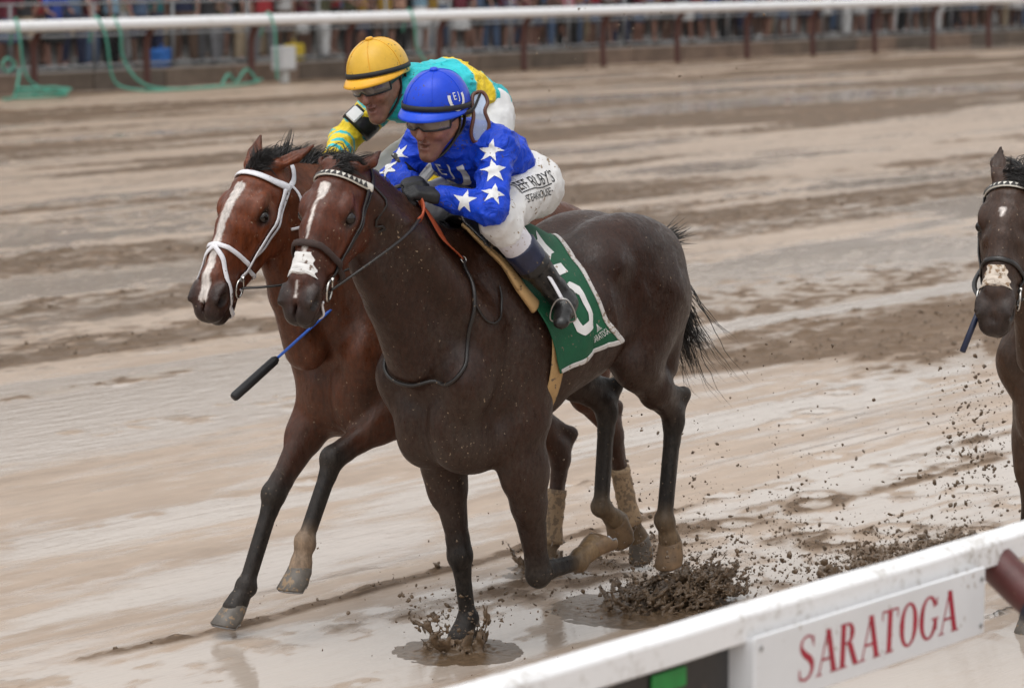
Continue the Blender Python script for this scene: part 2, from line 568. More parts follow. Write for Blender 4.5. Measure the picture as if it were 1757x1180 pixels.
# ------------------------------------------------------------------ sloppy track surface
def ground_height(a, l):
    """returns height above the standing water and a churn mask; a along the track, l across it"""
    far = sstep(-13, -24, l)                                     # the far half of the track is rougher
    base = .013 * fbm(l * .9 + 3, a * .10, 0 * a, 3) + .006 * fbm(l * 3.2, a * .30 + 7, 0 * a, 3) - .001
    m = fbm(l * .45 + 11, a * .050 + 2, 0 * a + 5, 4, .6)
    m2 = fbm(l * 1.9, a * .22 + 9, 0 * a + 2, 3)
    churn = sstep(.20 - .36 * far, .42 - .20 * far, m + .42 * m2 - .06 * sstep(-12, -5, l))
    low = np.zeros_like(a)
    for (fa, fl, amp) in ((-24.55, -26.3, .9), (-23.8, -23.1, .8), (-36, -24.4, .9), (-42.8, -25.7, .9), (-24.5, -17.7, .75), (-20.8, -13.0, .6), (-14.2, -15.1, .8), (-14.7, -14.2, .7), (-11.9, -12.1, .8), (-49.9, -38.2, .9), (-58.8, -36.8, .9), (-33.4, -34.2, .8), (-16.0, -9.5, .6), (-18.1, -11.8, .6)):
        sl, sa = .030 * abs(fl) + .10, .10 * abs(fa) + .2
        e = np.exp(-((l - fl) / sl) ** 2 - ((a - fa) / sa) ** 2); churn = np.maximum(churn, amp * e * sstep(-.35, .15, m2 + .5 * m))
    for (fa, fl) in ((-31, -31.4), (-43.8, -29.8), (-49.2, -28.9), (-29.9, -21.1), (-29.6, -18.6), (-21.5, -14.3), (-23.6, -13.7), (-19.7, -21.2), (-16.9, -17.9), (-13.1, -13.6), (-14.35, -9.9), (-10, -10), (-10.8, -9.5), (-9.4, -8.8), (-42.3, -32.4), (-10.5, -7.1), (-13.3, -8.3), (-8.2, -7.6)):
        sl, sa = .026 * abs(fl) + .12, .12 * abs(fa) + .3
        low += np.exp(-((l - fl) / sl) ** 2 - ((a - fa) / sa) ** 2)
    low = np.clip(low, 0, 1); churn = churn * (1 - .75 * low); base = base - .008 * low
    # lines of clods thrown up along the wheel and harrow marks
    for (l0, amp, w, s) in ((-8.25, 1.1, .060, 1.), (-13.55, .95, .18, 2.), (-12.4, .45, .10, 3.), (-10.2, .3, .08, 4.), (-16.2, .9, .5, 5.), (-19.5, .8, .45, 6.), (-7.3, .35, .10, 8.)):
        ln = l - l0 - .10 * noise3(a * .35 + s * 9, 0 * a, 0 * a) - .03 * noise3(a * 2.2 + s, 0 * a, 0 * a)
        br = sstep(-.45, .10, fbm(a * .55 + s * 13, 0 * a + s, 0 * a, 3))
        churn = np.maximum(churn, amp * np.exp(-(ln / w) ** 2) * br)
    # digging of the hooves behind the runners
    o1a, o1l = float(np.array(O1) @ ALONG), float(np.array(O1) @ LEFT)
    dig = np.exp(-((l - o1l + .15) / .9) ** 2) * sstep(o1a - .9, o1a - 2.0, a) * sstep(.0, .35, fbm(a * 2.3, l * 2.3, 0 * a, 3))
    churn = np.maximum(churn, .75 * dig)
    hp = np.zeros_like(a)
    rs = np.random.default_rng(3)
    for _ in range(150):                                        # hoof prints
        pa, pl = o1a - 1.5 - rs.random() * 9, o1l + rs.normal() * 1.3 + .3
        d2 = ((a - pa) / .085) ** 2 + ((l - pl) / .06) ** 2
        near = d2 < 12
        if near.any(): hp[near] += -.022 * np.exp(-d2[near]) + .012 * np.exp(-(np.sqrt(d2[near]) - 1.6) ** 2 * 3)
    cl = fbm(a * 5.5, l * 9, 0 * a + 1, 4, .62); cl2 = fbm(a * 13, l * 20, 0 * a + 8, 3, .6)
    clod = np.maximum(cl + .18, 0) ** 1.2 * (.042 + .02 * far) + .009 * np.maximum(cl2, 0)
    rake = .0026 * (1 + fbm(a * .8, l * 3, 0 * a, 2)) * np.sin((l + .06 * np.sin(a * .7)) * 2 * math.pi / .13) * sstep(o1a - 2.2, o1a - 3.4, a) * sstep(-6.8, -7.5, l) * sstep(-11.2, -9.0, l)
    h = base + churn * clod + hp + rake
    return h, churn

def axis(segs):
    out = [segs[0][0]]
    for (a0, a1, s0, s1) in segs:
        x = a0
        while abs(x - a0) < abs(a1 - a0):
            w = abs(x - a0) / abs(a1 - a0); x += math.copysign(s0 + (s1 - s0) * w, a1 - a0); out.append(x)
    return np.array(out)
ga_ = axis([(6.0, -5.5, .4, .08), (-5.5, -14.0, .046, .046), (-14.0, -40, .055, .20), (-40, -120, .25, 2.0), (-120, -900, 5, 120)])
gl_ = axis([(60, 2.0, 8, .4), (2.0, -6.0, .4, .08), (-6.0, -9.5, .023, .023), (-9.5, -16, .026, .042), (-16, -43, .046, .14), (-43, -60, .5, 2), (-60, -900, 6, 120)])
GA, GL = np.meshgrid(ga_, gl_, indexing='ij')
o1a, o1l = float(np.array(O1) @ ALONG), float(np.array(O1) @ LEFT)
gh, gch = ground_height(GA, GL)
inside = sstep(-2.0, -3.2, GL) * sstep(-42.0, -41.0, GL) * sstep(-180, -120, GA)
gh *= inside
WL = -.0005
depthw = np.clip((WL - gh) / .008, 0, 1)                           # how deep the standing water is
gz = np.maximum(gh, WL)
gv = (GA[..., None] * ALONG + GL[..., None] * LEFT).reshape(-1, 3); gv[:, 2] = gz.ravel() - .002
ni, nj = GA.shape; idx = np.arange(ni * nj).reshape(ni, nj)
gf = np.stack([idx[:-1, :-1], idx[:-1, 1:], idx[1:, 1:], idx[1:, :-1]], -1).reshape(-1, 4)
rise = np.clip(gh / .030, 0, 1)
gc = np.stack([depthw.ravel(), np.clip(gch, 0, 1).ravel(), rise.ravel()], 1)

def track_material():
    N = NT('wet_track'); at = N.attr('col'); sep = N.n('ShaderNodeSeparateColor'); N.l(at.outputs['Color'], sep.inputs[0])
    wet, churn, rise_ = sep.outputs[0], sep.outputs[1], sep.outputs[2]
    st = N.coord((1, 1, 1), (0, 0, -TRACK_ROT)); vec = N.coord((.16, 1, 1), (0, 0, 0)); 
    tc = N.n('ShaderNodeTexCoord'); rot = N.n('ShaderNodeMapping'); rot.vector_type = 'TEXTURE'; rot.inputs['Rotation'].default_value = (0, 0, TRACK_ROT); N.l(tc.outputs['Object'], rot.inputs['Vector'])
    def stretched(sx, sy):
        m = N.n('ShaderNodeMapping'); m.inputs['Scale'].default_value = (sx, sy, 1); N.l(rot.outputs['Vector'], m.inputs['Vector']); return m.outputs['Vector']
    s1 = N.noise(1.0, 5, .6, stretched(.35, 2.6)); s2 = N.noise(1.0, 5, .65, stretched(3.0, 9.0)); s3 = N.noise(60, 4, .7)
    silt = N.ramp(s1, [(.3, (.315, .232, .170)), (.7, (.415, .320, .245))])
    silt = N.mix(.35, silt, N.ramp(s2, [(.3, .72), (.7, 1.25)]), 'MULTIPLY')
    mud = N.ramp(N.noise(22, 5, .7), [(.3, (.092, .056, .033)), (.7, (.225, .152, .096))])
    f = N.math('ADD', N.math('MULTIPLY', churn, .62), N.math('MULTIPLY', rise_, .75))
    f = N.math('ADD', f, N.math('MULTIPLY', N.math('SUBTRACT', s2, .5), .7))
    f = N.ramp(f, [(.34, 0.0), (.72, 1.0)])
    c = N.mix(f, silt, mud)
    sx = N.n('ShaderNodeSeparateXYZ'); N.l(rot.outputs['Vector'], sx.inputs[0]); mr = N.n('ShaderNodeMapRange'); mr.inputs['From Min'].default_value = -10.5; mr.inputs['From Max'].default_value = -16.0; N.l(sx.outputs[1], mr.inputs['Value']); farm = mr.outputs['Result']   # across the track: 0 near side, 1 far side
    dash = N.noise(1.0, 5, .6, stretched(4.0, 15.0)); pres = N.noise(1.0, 3, .6, stretched(.18, .9))
    dm = N.ramp(N.math('ADD', dash, N.math('MULTIPLY', N.math('ADD', pres, N.math('MULTIPLY', churn, .35)), .5)), [(.845, 0.0), (.90, 1.0)])
    dm = N.math('MULTIPLY', dm, N.math('ADD', N.math('MULTIPLY', farm, .85), .15))
    c = N.mix(N.math('MULTIPLY', dm, .85), c, N.ramp(s3, [(.3, (.070, .046, .029)), (.7, (.165, .115, .076))]))
    vo = N.n('ShaderNodeTexVoronoi'); vo.inputs['Scale'].default_value = 1.0; N.l(stretched(2.3, 3.6), vo.inputs['Vector'])
    vo2 = N.math('ADD', vo.outputs['Distance'], N.math('MULTIPLY', N.math('SUBTRACT', N.noise(14, 3, .6), .5), .30))
    pit = N.math('MULTIPLY', N.ramp(vo2, [(.10, 1.0), (.20, 0.0)]), N.ramp(N.noise(1.0, 3, .6, stretched(.30, .8)), [(.46, 0.0), (.56, 1.0)])); pit = N.math('MULTIPLY', pit, N.math('ADD', N.math('MULTIPLY', farm, .7), .3))
    dm = N.math('MAXIMUM', dm, N.math('MULTIPLY', pit, .8)); c = N.mix(N.math('MULTIPLY', pit, .6), c, (.135, .092, .060))
    fine = N.ramp(s3, [(.3, .85), (.7, 1.15)]); c = N.mix(.6, c, fine, 'MULTIPLY')
    c = N.mix(wet, c, N.mix(.5, c, (.40, .325, .255)))
    pud = N.noise(1.0, 4, .6, stretched(.45, 3.0)); pud2 = N.noise(1.0, 5, .65, stretched(3, 11))
    pw = N.math('ADD', N.math('MULTIPLY', wet, .55), N.math('ADD', N.math('MULTIPLY', pud, .7), N.math('MULTIPLY', pud2, .45)))
    pw = N.math('ADD', pw, N.math('MULTIPLY', N.math('SUBTRACT', 1.0, farm), .06))
    pw = N.math('MULTIPLY', N.ramp(pw, [(.62, 0.0), (.78, 1.0)]), N.math('SUBTRACT', 1.0, N.math('MAXIMUM', f, dm)))      # standing water
    c = N.mix(pw, c, N.mix(.6, c, (.47, .41, .36)))  # silty water colour, kept pale to whiten the sky's reflection
    N.set(color=c, rough=N.mix(pw, N.mix(f, .38, .6), .03), spec=N.mix(pw, .28, .5)); N.b.inputs['IOR'].default_value = 1.40
    # fine relief: gritty where churned, slow ripples where the water stands
    g1 = N.noise(90, 4, .7); g2 = N.noise(1.0, 4, .6, stretched(3.0, 14.0)); g3 = N.noise(1.0, 5, .65, stretched(14.0, 30.0))
    b0 = N.n('ShaderNodeBump'); b0.inputs['Distance'].default_value = .020; b0.inputs['Strength'].default_value = .16; N.l(g2, b0.inputs['Height'])
    b1 = N.n('ShaderNodeBump'); b1.inputs['Distance'].default_value = .006; N.l(g3, b1.inputs['Height']); N.l(b0.outputs['Normal'], b1.inputs['Normal']); N.l(N.math('MULTIPLY', N.math('SUBTRACT', 1.0, wet), .30), b1.inputs['Strength'])
    b2 = N.n('ShaderNodeBump'); b2.inputs['Distance'].default_value = .006; N.l(g1, b2.inputs['Height']); N.l(b1.outputs['Normal'], b2.inputs['Normal']); N.l(N.math('MULTIPLY', N.math('MAXIMUM', f, dm), .9), b2.inputs['Strength'])
    N.l(b2.outputs['Normal'], N.b.inputs['Normal'])
    return N.m
track_mat = track_material()
tag(link('track_ground', mesh_from('track_ground', gv, gf, True, gc), track_mat), kind='structure')

# loose clods lying on the churned strips
def blobs(name, C, R, mat, parent=None, stretch=None, seed=1, fine=True, dirs=None):
    """many small irregular lumps in one mesh"""
    rs = np.random.default_rng(seed); n = len(C)
    bm = bmesh.new(); bmesh.ops.create_icosphere(bm, subdivisions=2 if fine else 1, radius=1.0); bm.verts.index_update()
    bv = np.array([v.co[:] for v in bm.verts]); bf = np.array([[v.index for v in f.verts] for f in bm.faces]); bm.free()
    k = len(bv)
    ph = rs.random((n, 1, 3)) * 50
    q = bv[None] * 1.4 + ph
    d = 1 + .95 * fbm(q[..., 0] * 1.3, q[..., 1] * 1.3, q[..., 2] * 1.3, 2)
    P = bv[None] * d[..., None]
    if stretch is None: stretch = .5 + 1.1 * rs.random((n, 1, 3)) ** 1.5
    P = P * stretch
    # random rotation
    A = rs.normal(size=(n, 4)); A /= np.linalg.norm(A, axis=1)[:, None]; w, x, y, z = A.T
    M = np.stack([np.stack([1 - 2 * (y * y + z * z), 2 * (x * y - w * z), 2 * (x * z + w * y)], -1), np.stack([2 * (x * y + w * z), 1 - 2 * (x * x + z * z), 2 * (y * z - w * x)], -1), np.stack([2 * (x * z - w * y), 2 * (y * z + w * x), 1 - 2 * (x * x + y * y)], -1)], 1)
    P = np.einsum('nij,nkj->nki', M, P) * np.asarray(R)[:, None, None] + np.asarray(C)[:, None]
    F = (bf[None] + (np.arange(n) * k)[:, None, None]).reshape(-1, 3)
    return link(name, mesh_from(name, P.reshape(-1, 3), F, True), mat, parent)
mud_wet = simple('mud_wet', (.130, .085, .050), .30, .35, 40, .5, 120)
mud_dark = simple('mud_clod', (.140, .096, .062), .45, .35, 30, .6, 120)
_rs = np.random.default_rng(21); _n = 60000
ca = -5.5 - _rs.random(_n) ** 1.5 * 22; cl_ = -6.0 - _rs.random(_n) ** 1.2 * 14
_h, _c = ground_height(ca, cl_)
keep = (_c > .6) & (_h > .010) & (_rs.random(_n) < .9)
ca, cl_, _h = ca[keep], cl_[keep], _h[keep]; _R = .004 + .012 * _rs.random(len(ca)) ** 3
tag(blobs('mud_clods', ca[:, None] * ALONG + cl_[:, None] * LEFT + np.stack([0 * _h, 0 * _h, _h + _R * .0], 1), _R, mud_dark, seed=2, fine=False), 'loose brown mud clods lying on the wet track', 'mud clods', kind='stuff')
# ------------------------------------------------------------------ near rail with the sign
def W(a, l, z): return track(a, l, z)
RT = np.stack([ALONG, LEFT, V(0, 0, 1)], 1)                        # columns: track axes
def dirty_white(name, dirt):
    N = NT(name); vec = N.coord()
    f = N.math('ADD', N.math('MULTIPLY', N.noise(4, 5, .7, vec), .55), N.math('MULTIPLY', N.noise(45, 5, .75, vec), .75))
    m = N.ramp(f, [(.735 - dirt * .05, 0.0), (.82, .8)])
    c = N.mix(m, (.80, .80, .81), (.34, .30, .25))
    N.set(color=c, rough=N.ramp(f, [(.5, .45), (.9, .7)])); N.bump(N.noise(40, 4, .6, vec), .12, .004); return N.m
rail_white = dirty_white('rail_white_near', 1.0); rail_far = dirty_white('rail_white_far', .2)
maroon = simple('post_maroon', (.085, .022, .020), .4, .2, 20, .2, 60, mud=.25)
nr_ = empty('near_rail', W(-5.9, -3.915, 0)); tag(nr_, 'white running rail in the foreground carrying the lettered sign board', 'rail')
def rel(p): return np.asarray(p, float) - np.array(nr_.location)
L0 = -3.915
# rail cover: flat topped rounded profile swept along the track
prof = [(.056, -.050), (.060, -.046), (.060, .026), (.056, .034), (.030, .047), (.022, .050), (-.022, .050), (-.030, .047), (-.056, .034), (-.060, .026), (-.060, -.046), (-.056, -.050)]
aa = np.linspace(1.5, -14.0, 156); v = []
for a in aa:
    wob = .0015 * math.sin(a * 5.1) + .001 * math.sin(a * 13)
    for x, z in prof: v.append(rel(W(a, L0 + x * .68 + wob, 1.110 + z * .76 + wob)))
k = len(prof); f = [(i * k + j, i * k + (j + 1) % k, (i + 1) * k + (j + 1) % k, (i + 1) * k + j) for i in range(len(aa) - 1) for j in range(k)]
f += [tuple(range(k))[::-1], tuple((len(aa) - 1) * k + j for j in range(k))]
o = link('rail_cover', mesh_from('rail_cover', np.array(v), f, False), rail_white, nr_)
for a in (-4.05, -8.12):
    mb = MB(); ring = [(x * .70, z * .79) for x, z in prof]
    vv = [rel(W(a + d, L0 + x, 1.110 + z)) for d in (-.035, .035) for x, z in ring]
    mb.add(vv, [(j, (j + 1) % k, k + (j + 1) % k, k + j) for j in range(k)]); mb.build('joint_sleeve', rail_white, nr_, True)
# goose neck posts leaning back from the rail
for a in (-2.83, -6.86, -10.88):
    pts = catmull([rel(W(a, L0, 1.075)), rel(W(a, L0 + .10, 1.00)), rel(W(a, L0 + .30, .86)), rel(W(a, L0 + .52, .55)), rel(W(a, L0 + .60, .25)), rel(W(a, L0 + .60, -.02))], 6)
    mb = MB(); mb.tube(pts, .052, 14); po = mb.build('post', maroon, nr_, True)
    d = unit(pts[9] - pts[7]); mb = MB(); mb.tube([pts[7], pts[7] + d * .06], .062, 14); mb.build('clamp', simple('clamp_navy', (.012, .015, .03), .4, .2), po, True)
# plain black panel with green plates set in the gap under the rail
mb = MB(); mb.box(rel(W(-4.63, L0 - .005, .955)), (2.03, .05, .23), RT, .006); panel = mb.build('black_panel', simple('panel_black', (.010, .010, .011), .35, .3, 20, .2, 60, mud=.2), nr_)
for a, z, w, hgt in ((-5.40, 1.035, .13, .045), (-5.12, 1.035, .10, .045), (-4.75, 1.03, .12, .045)):
    mb = MB(); mb.box(rel(W(a, L0 + .024, z)), (w, .006, hgt), RT, .002); mb.build('green_plate', simple('plate_green', (.008, .20, .035), .45, .2), panel)
for a in (-5.3, -4.9):
    mb = MB(); mb.box(rel(W(a, L0 + .026, .94)), (.25, .008, .020), RT, .002); mb.build('grey_strip', simple('strip_grey', (.12, .12, .12), .4), panel)
# sign board: a hollow box, its left end seen edge-on
sg_ = empty('sign_board', W(-6.19, -3.86, 0)); tag(sg_, 'white sign board lettered SARATOGA in red hung under the near rail', 'sign')
def rels(p): return np.asarray(p, float) - np.array(sg_.location)
sign_white = simple('sign_white', (.72, .73, .75), .4, .05, 6, .06, 40, mud=.22, mudcol=(.35, .30, .25))
mb = MB(); mb.box(rels(W(-6.195, -3.855, 1.002)), (1.03, .012, .172), RT, .002); mb.build('face', sign_white, sg_)
mb = MB(); mb.box(rels(W(-5.678, -3.905, 1.000)), (.005, .105, .166), RT, .001); mb.build('end_panel', sign_white, sg_)
mb = MB(); mb.box(rels(W(-6.712, -3.905, 1.000)), (.005, .105, .166), RT, .001); mb.build('end_panel', sign_white, sg_)
for a, z in ((-5.70, 1.06), (-5.70, .94), (-6.69, 1.06), (-6.69, .94)):
    mb = MB(); mb.lathe([(.001, .003), (.006, .002), (.007, 0)], 10, rels(W(a, -3.848, z)), np.stack([ALONG, V(0, 0, 1), LEFT], 1)); mb.build('screw', simple('screw_grey', (.3, .3, .3), .4, metal=.8), sg_)
# hand drawn serif capitals; x to the right, height 1
def serif(ch):
    T_, t = .195, .06                                            # thick and thin strokes
    def bar(x0, y0, x1, y1, w): return ([(x0 - w / 2, y0), (x0 + w / 2, y0), (x1 + w / 2, y1), (x1 - w / 2, y1)], [(0, 1, 2, 3)])
    def hb(x0, x1, y, w): return ([(x0, y - w / 2), (x1, y - w / 2), (x1, y + w / 2), (x0, y + w / 2)], [(0, 1, 2, 3)])
    def foot(x, y, w): return hb(x - w / 2, x + w / 2, y, .035)
    def ringarc(cx, cy, rx, ry, a0, a1, wx, wy, n=22):
        q = np.radians(np.linspace(a0, a1, n)); th = wy + (wx - wy) * np.abs(np.cos(q)) ** 1.3
        o = [(cx + rx * math.cos(s), cy + ry * math.sin(s)) for s in q]; i_ = [(cx + (rx - w) * math.cos(s), cy + (ry - w) * math.sin(s)) for s, w in zip(q, th)]
        return o + i_, [(j, j + 1, n + j + 1, n + j) for j in range(n - 1)]
    if ch == 'A': return .80, [bar(.10, .0, .40, 1.0, t), bar(.70, 0, .41, 1.0, T_), hb(.20, .60, .34, t), foot(.10, .0175, .24), foot(.70, .0175, .32)]
    if ch == 'T': return .70, [bar(.35, 0, .35, .96, T_), hb(.02, .68, .975, .05), bar(.04, .78, .03, .97, .045), bar(.66, .78, .67, .97, .045), foot(.35, .0175, .34)]
    if ch == 'O': return .78, [ringarc(.39, .5, .38, .52, 0, 360, T_, t, 36)]
    if ch == 'G': return .82, [ringarc(.41, .5, .40, .52, 35, 325, T_, t, 32), bar(.70, .17, .70, .44, T_ * .8), hb(.52, .84, .45, .035), bar(.735, .74, .745, .95, .04)]
    if ch == 'R': return .80, [bar(.17, 0, .17, 1.0, T_), ringarc(.34, .755, .27, .245, -90, 90, T_, t, 18), hb(.18, .36, .977, .046), hb(.18, .40, .535, .05), bar(.70, 0, .42, .53, T_), foot(.17, .0175, .34), foot(.74, .0175, .22), foot(.12, .9825, .2)]
    if ch == 'S':
        P = catmull([(.56, .80), (.48, .95), (.30, .985), (.13, .90), (.11, .73), (.26, .58), (.46, .45), (.55, .28), (.47, .09), (.28, .015), (.12, .07), (.06, .22)], 5)
        w = np.interp(np.linspace(0, 1, len(P)), [0, .1, .25, .42, .58, .75, .9, 1], [.06, .05, .06, .15, .17, .08, .05, .06])
        return .66, [stroke2d(P, w), bar(.575, .72, .565, .97, .04), bar(.065, .03, .055, .28, .04)]
red = simple('sign_red', (.36, .012, .035), .5, .25, 30, .1, 80)
x = 0; glyphs = []
for ch in 'SARATOGA':
    w, parts = serif(ch); glyphs.append((x, ch, parts)); x += w + .06
tot = x - .06; Hl = .106; wid = .72
for gx, ch, parts in glyphs:
    mb = MB()
    for i, (pv, pf) in enumerate(parts):
        pv = np.asarray(pv, float); X = (pv[:, 0] + gx) / tot * wid - wid / 2 + .006 * (pv[:, 1] - .5); Z = (pv[:, 1] - .5) * Hl
        # right of the reader is away from the runners' direction
        mb.add([rels(W(-6.215 - q, -3.8485 + .00025 * i, 1.003 + z)) for q, z in zip(X, Z)], pf)
    mb.build('letter', red, sg_)
# ------------------------------------------------------------------ far rail, kerb, crowd fence
LF_ = -40.4
fr_ = empty('far_rail', W(-52, LF_, 0)); tag(fr_, 'long white outer rail on red-brown posts in front of the crowd', 'rail')
def relf(p): return np.asarray(p, float) - np.array(fr_.location)
mb = MB(); mb.tube([relf(W(a, LF_, 1.225)) for a in np.linspace(-4, -130, 70)], .105, 14); mb.build('pipe', rail_far, fr_, True)
post_far = simple('post_far', (.075, .026, .020), .5, .2, 20)
a = -37.14 + 2.775 * 11
pm = None
while a > -128:
    if pm is None:
        pts = catmull([(0, 0, 1.16), (0, -.10, 1.10), (0, -.22, .90), (0, -.24, .5), (0, -.22, 0.0)], 6) @ RT.T
        mb = MB(); mb.tube(pts, .065, 10); pm = mb.mesh('post', True)
    o = link('post', pm, post_far, fr_); o.location = tuple(relf(W(a, LF_, 0))); a -= 2.775
# low concrete kerb in cast lengths
kerb = empty('kerb_wall', W(-52, -41.35, 0)); tag(kerb, 'low stained concrete wall along the foot of the crowd fence', 'wall')
def relk(p): return np.asarray(p, float) - np.array(kerb.location)
conc = [simple('concrete_%d' % i, c, .8, .35, 2.5, .3, 30) for i, c in enumerate([(.115, .088, .068), (.14, .105, .08), (.095, .075, .06), (.17, .12, .09)])]
a = -4.0; i = 0; rs_ = np.random.default_rng(4)
while a > -128:
    w = 1.85; mb = MB(); mb.box(relk(W(a - w / 2, -41.35, .165)), (w - .03, .22, .36), RT, .012); mb.build('wall_panel', conc[rs_.integers(0, 4)], kerb); a -= w
tag(link('crowd_apron', mesh_from('crowd_apron', np.array([W(10, -41.46, .34), W(-140, -41.46, .34), W(-140, -75, .34), W(10, -75, .34)]), [(0, 1, 2, 3)], False), simple('apron', (.16, .15, .14), .8, .2, 3)), kind='structure')
# wire fence
fe = empty('crowd_fence', W(-52, -41.75, .34)); tag(fe, 'galvanised wire fence holding back the crowd beyond the rail', 'fence')
def rele(p): return np.asarray(p, float) - np.array(fe.location)
galv = simple('galvanised', (.22, .225, .23), .5, .1, 20, metal=.3)
mb = MB(); mb.tube([(0, 0, 0), (0, 0, 1.25)], .032, 8); pm = mb.mesh('post', True)
a = -6.85
while a > -128:
    o = link('post', pm, galv, fe); o.location = tuple(rele(W(a, -41.75, .34))); a -= 2.05
for z in (.43, .98, 1.57):
    mb = MB(); mb.tube([rele(W(q, -41.75, z)) for q in (-5, -130)], .022, 8); mb.build('rail', galv, fe, True)
mb = MB()
for q in np.arange(-30, -92, -.12):                            # chain link: crossing wires
    for s in (1, -1):
        mb.tube([rele(W(q, -41.75, .42)), rele(W(q + s * 1.1, -41.75, 1.55))], +.0015, 3, caps=False)
o = mb.build('wire_mesh', simple('wire_dull', (.10, .10, .10), .6), fe); tag(o, kind='stuff')
# power box on a short post
bx_ = empty('power_box', W(-43.6, -40.65, 0)); tag(bx_, 'pale grey power box on a short white post by the far rail', 'box')
mb = MB(); mb.box((0, 0, .47), (.44, .26, .46), RT, .02); mb.build('box', simple('box_grey', (.48, .49, .50), .5, .08), bx_)
mb = MB(); mb.box(W(0, .135, .47) , (.36, .012, .38), RT, .006); mb.build('door', simple('box_door', (.56, .57, .58), .5, .05), bx_)
mb = MB(); mb.box((0, 0, .12), (.16, .14, .24), RT, .01); mb.build('post', simple('box_post', (.52, .52, .5), .6, .1), bx_)
# green hoses
hose = simple('hose_green', (.07, .30, .22), .5, .15, 20)
def hose_thing(label, P, r=.022, extra=None):
    o = empty('garden_hose', W(*P[0][:1], -40.25, 0)); tag(o, label, 'hose', 'green hoses on the far rail')
    mb = MB(); mb.tube(catmull([W(a, l, z) - np.array(o.location) for a, l, z in P], 8), r, 8); mb.build('hose', hose, o, True)
    for E in extra or []:
        mb = MB(); mb.tube(catmull([W(a, l, z) - np.array(o.location) for a, l, z in E], 8), r, 8); mb.build('hose_end', hose, o, True)
coil = [(-36.3 + .55 * math.cos(t) - .1 * t * .1, -39.6 + .35 * math.sin(t), .05 + .012 * t) for t in np.linspace(0, 14, 40)]
hose_thing('green hose hanging over the far rail into a coil at the left edge', [(-36.55, -40.6, .9), (-36.5, -40.4, 1.37), (-36.43, -40.22, 1.1), (-36.51, -40.2, .48), (-36.7, -40.1, .2), (-37.0, -39.8, .05), (-36.6, -39.5, .05)] + coil, extra=[[(-36.31, -40.2, .60), (-36.12, -40.2, .70), (-36.0, -40.2, .58), (-36.12, -40.2, .46), (-36.31, -40.2, .58)], [(-36.4, -40.2, .5), (-36.15, -40.0, .2), (-35.7, -39.6, .05), (-35.2, -39.3, .05)]])
hose_thing('green hose looped twice from the far rail and trailing along the ground', [(-38.45, -40.6, .9), (-38.41, -40.4, 1.37), (-38.46, -40.22, 1.1), (-38.51, -40.2, .84), (-38.67, -40.2, .21), (-39.0, -39.9, .05), (-39.6, -39.6, .05), (-40.7, -39.7, .05), (-41.9, -40.0, .06), (-42.5, -40.2, .12)], extra=[[(-38.85, -40.4, 1.36), (-38.83, -40.2, 1.1), (-38.89, -40.2, .62), (-39.1, -40.0, .2), (-39.6, -39.8, .05), (-41.0, -39.9, .05)], [(-41.2, -40.0, .05), (-41.5, -40.1, .25), (-41.7, -40.1, .10), (-42.1, -40.2, .32), (-42.3, -40.1, .06)]])
hose_thing('short green hose hanging straight down beside the pale power box', [(-42.9, -40.6, .9), (-42.88, -40.4, 1.37), (-42.88, -40.22, 1.1), (-42.91, -40.2, .5), (-42.93, -40.2, .1)])
hose_thing('thin green hose hanging from the far rail behind the yellow cap', [(-47.05, -40.6, .9), (-47.0, -40.4, 1.36), (-47.0, -40.24, 1.1), (-47.05, -40.22, .6), (-47.3, -40.1, .25), (-47.9, -40.0, .05)], .022)
# grandstand: dark wall colour stands in for the shade behind the crowd
gs = empty('grandstand', W(-60, -58, 0)); tag(gs, 'grandstand behind the crowd, front wall coloured dark for shade, unseen overhang added', 'building')
def relg(p): return np.asarray(p, float) - np.array(gs.location)
gwall = simple('stand_wall_shade', (.055, .05, .048), .8, .4, .6)
mb = MB(); mb.box(relg(W(-65, -60, 3.2)), (150, .4, 6.4), RT); mb.build('wall', gwall, gs)
mb = MB(); mb.box(relg(W(-65, -52.5, 6.6)), (152, 15.6, .4), RT); mb.build('shade_roof', gwall, gs)  # unseen overhang, run out over the apron to shade the crowd
mb = MB(); mb.box((0, 0, 3.2), (.3, .3, 6.3), RT); pm = mb.mesh('column')
for a in np.arange(8, -138, -6.0): o = link('column', pm, simple('stand_column', (.10, .10, .095), .6), gs); o.location = tuple(relg(W(a, -51.5, 0)))
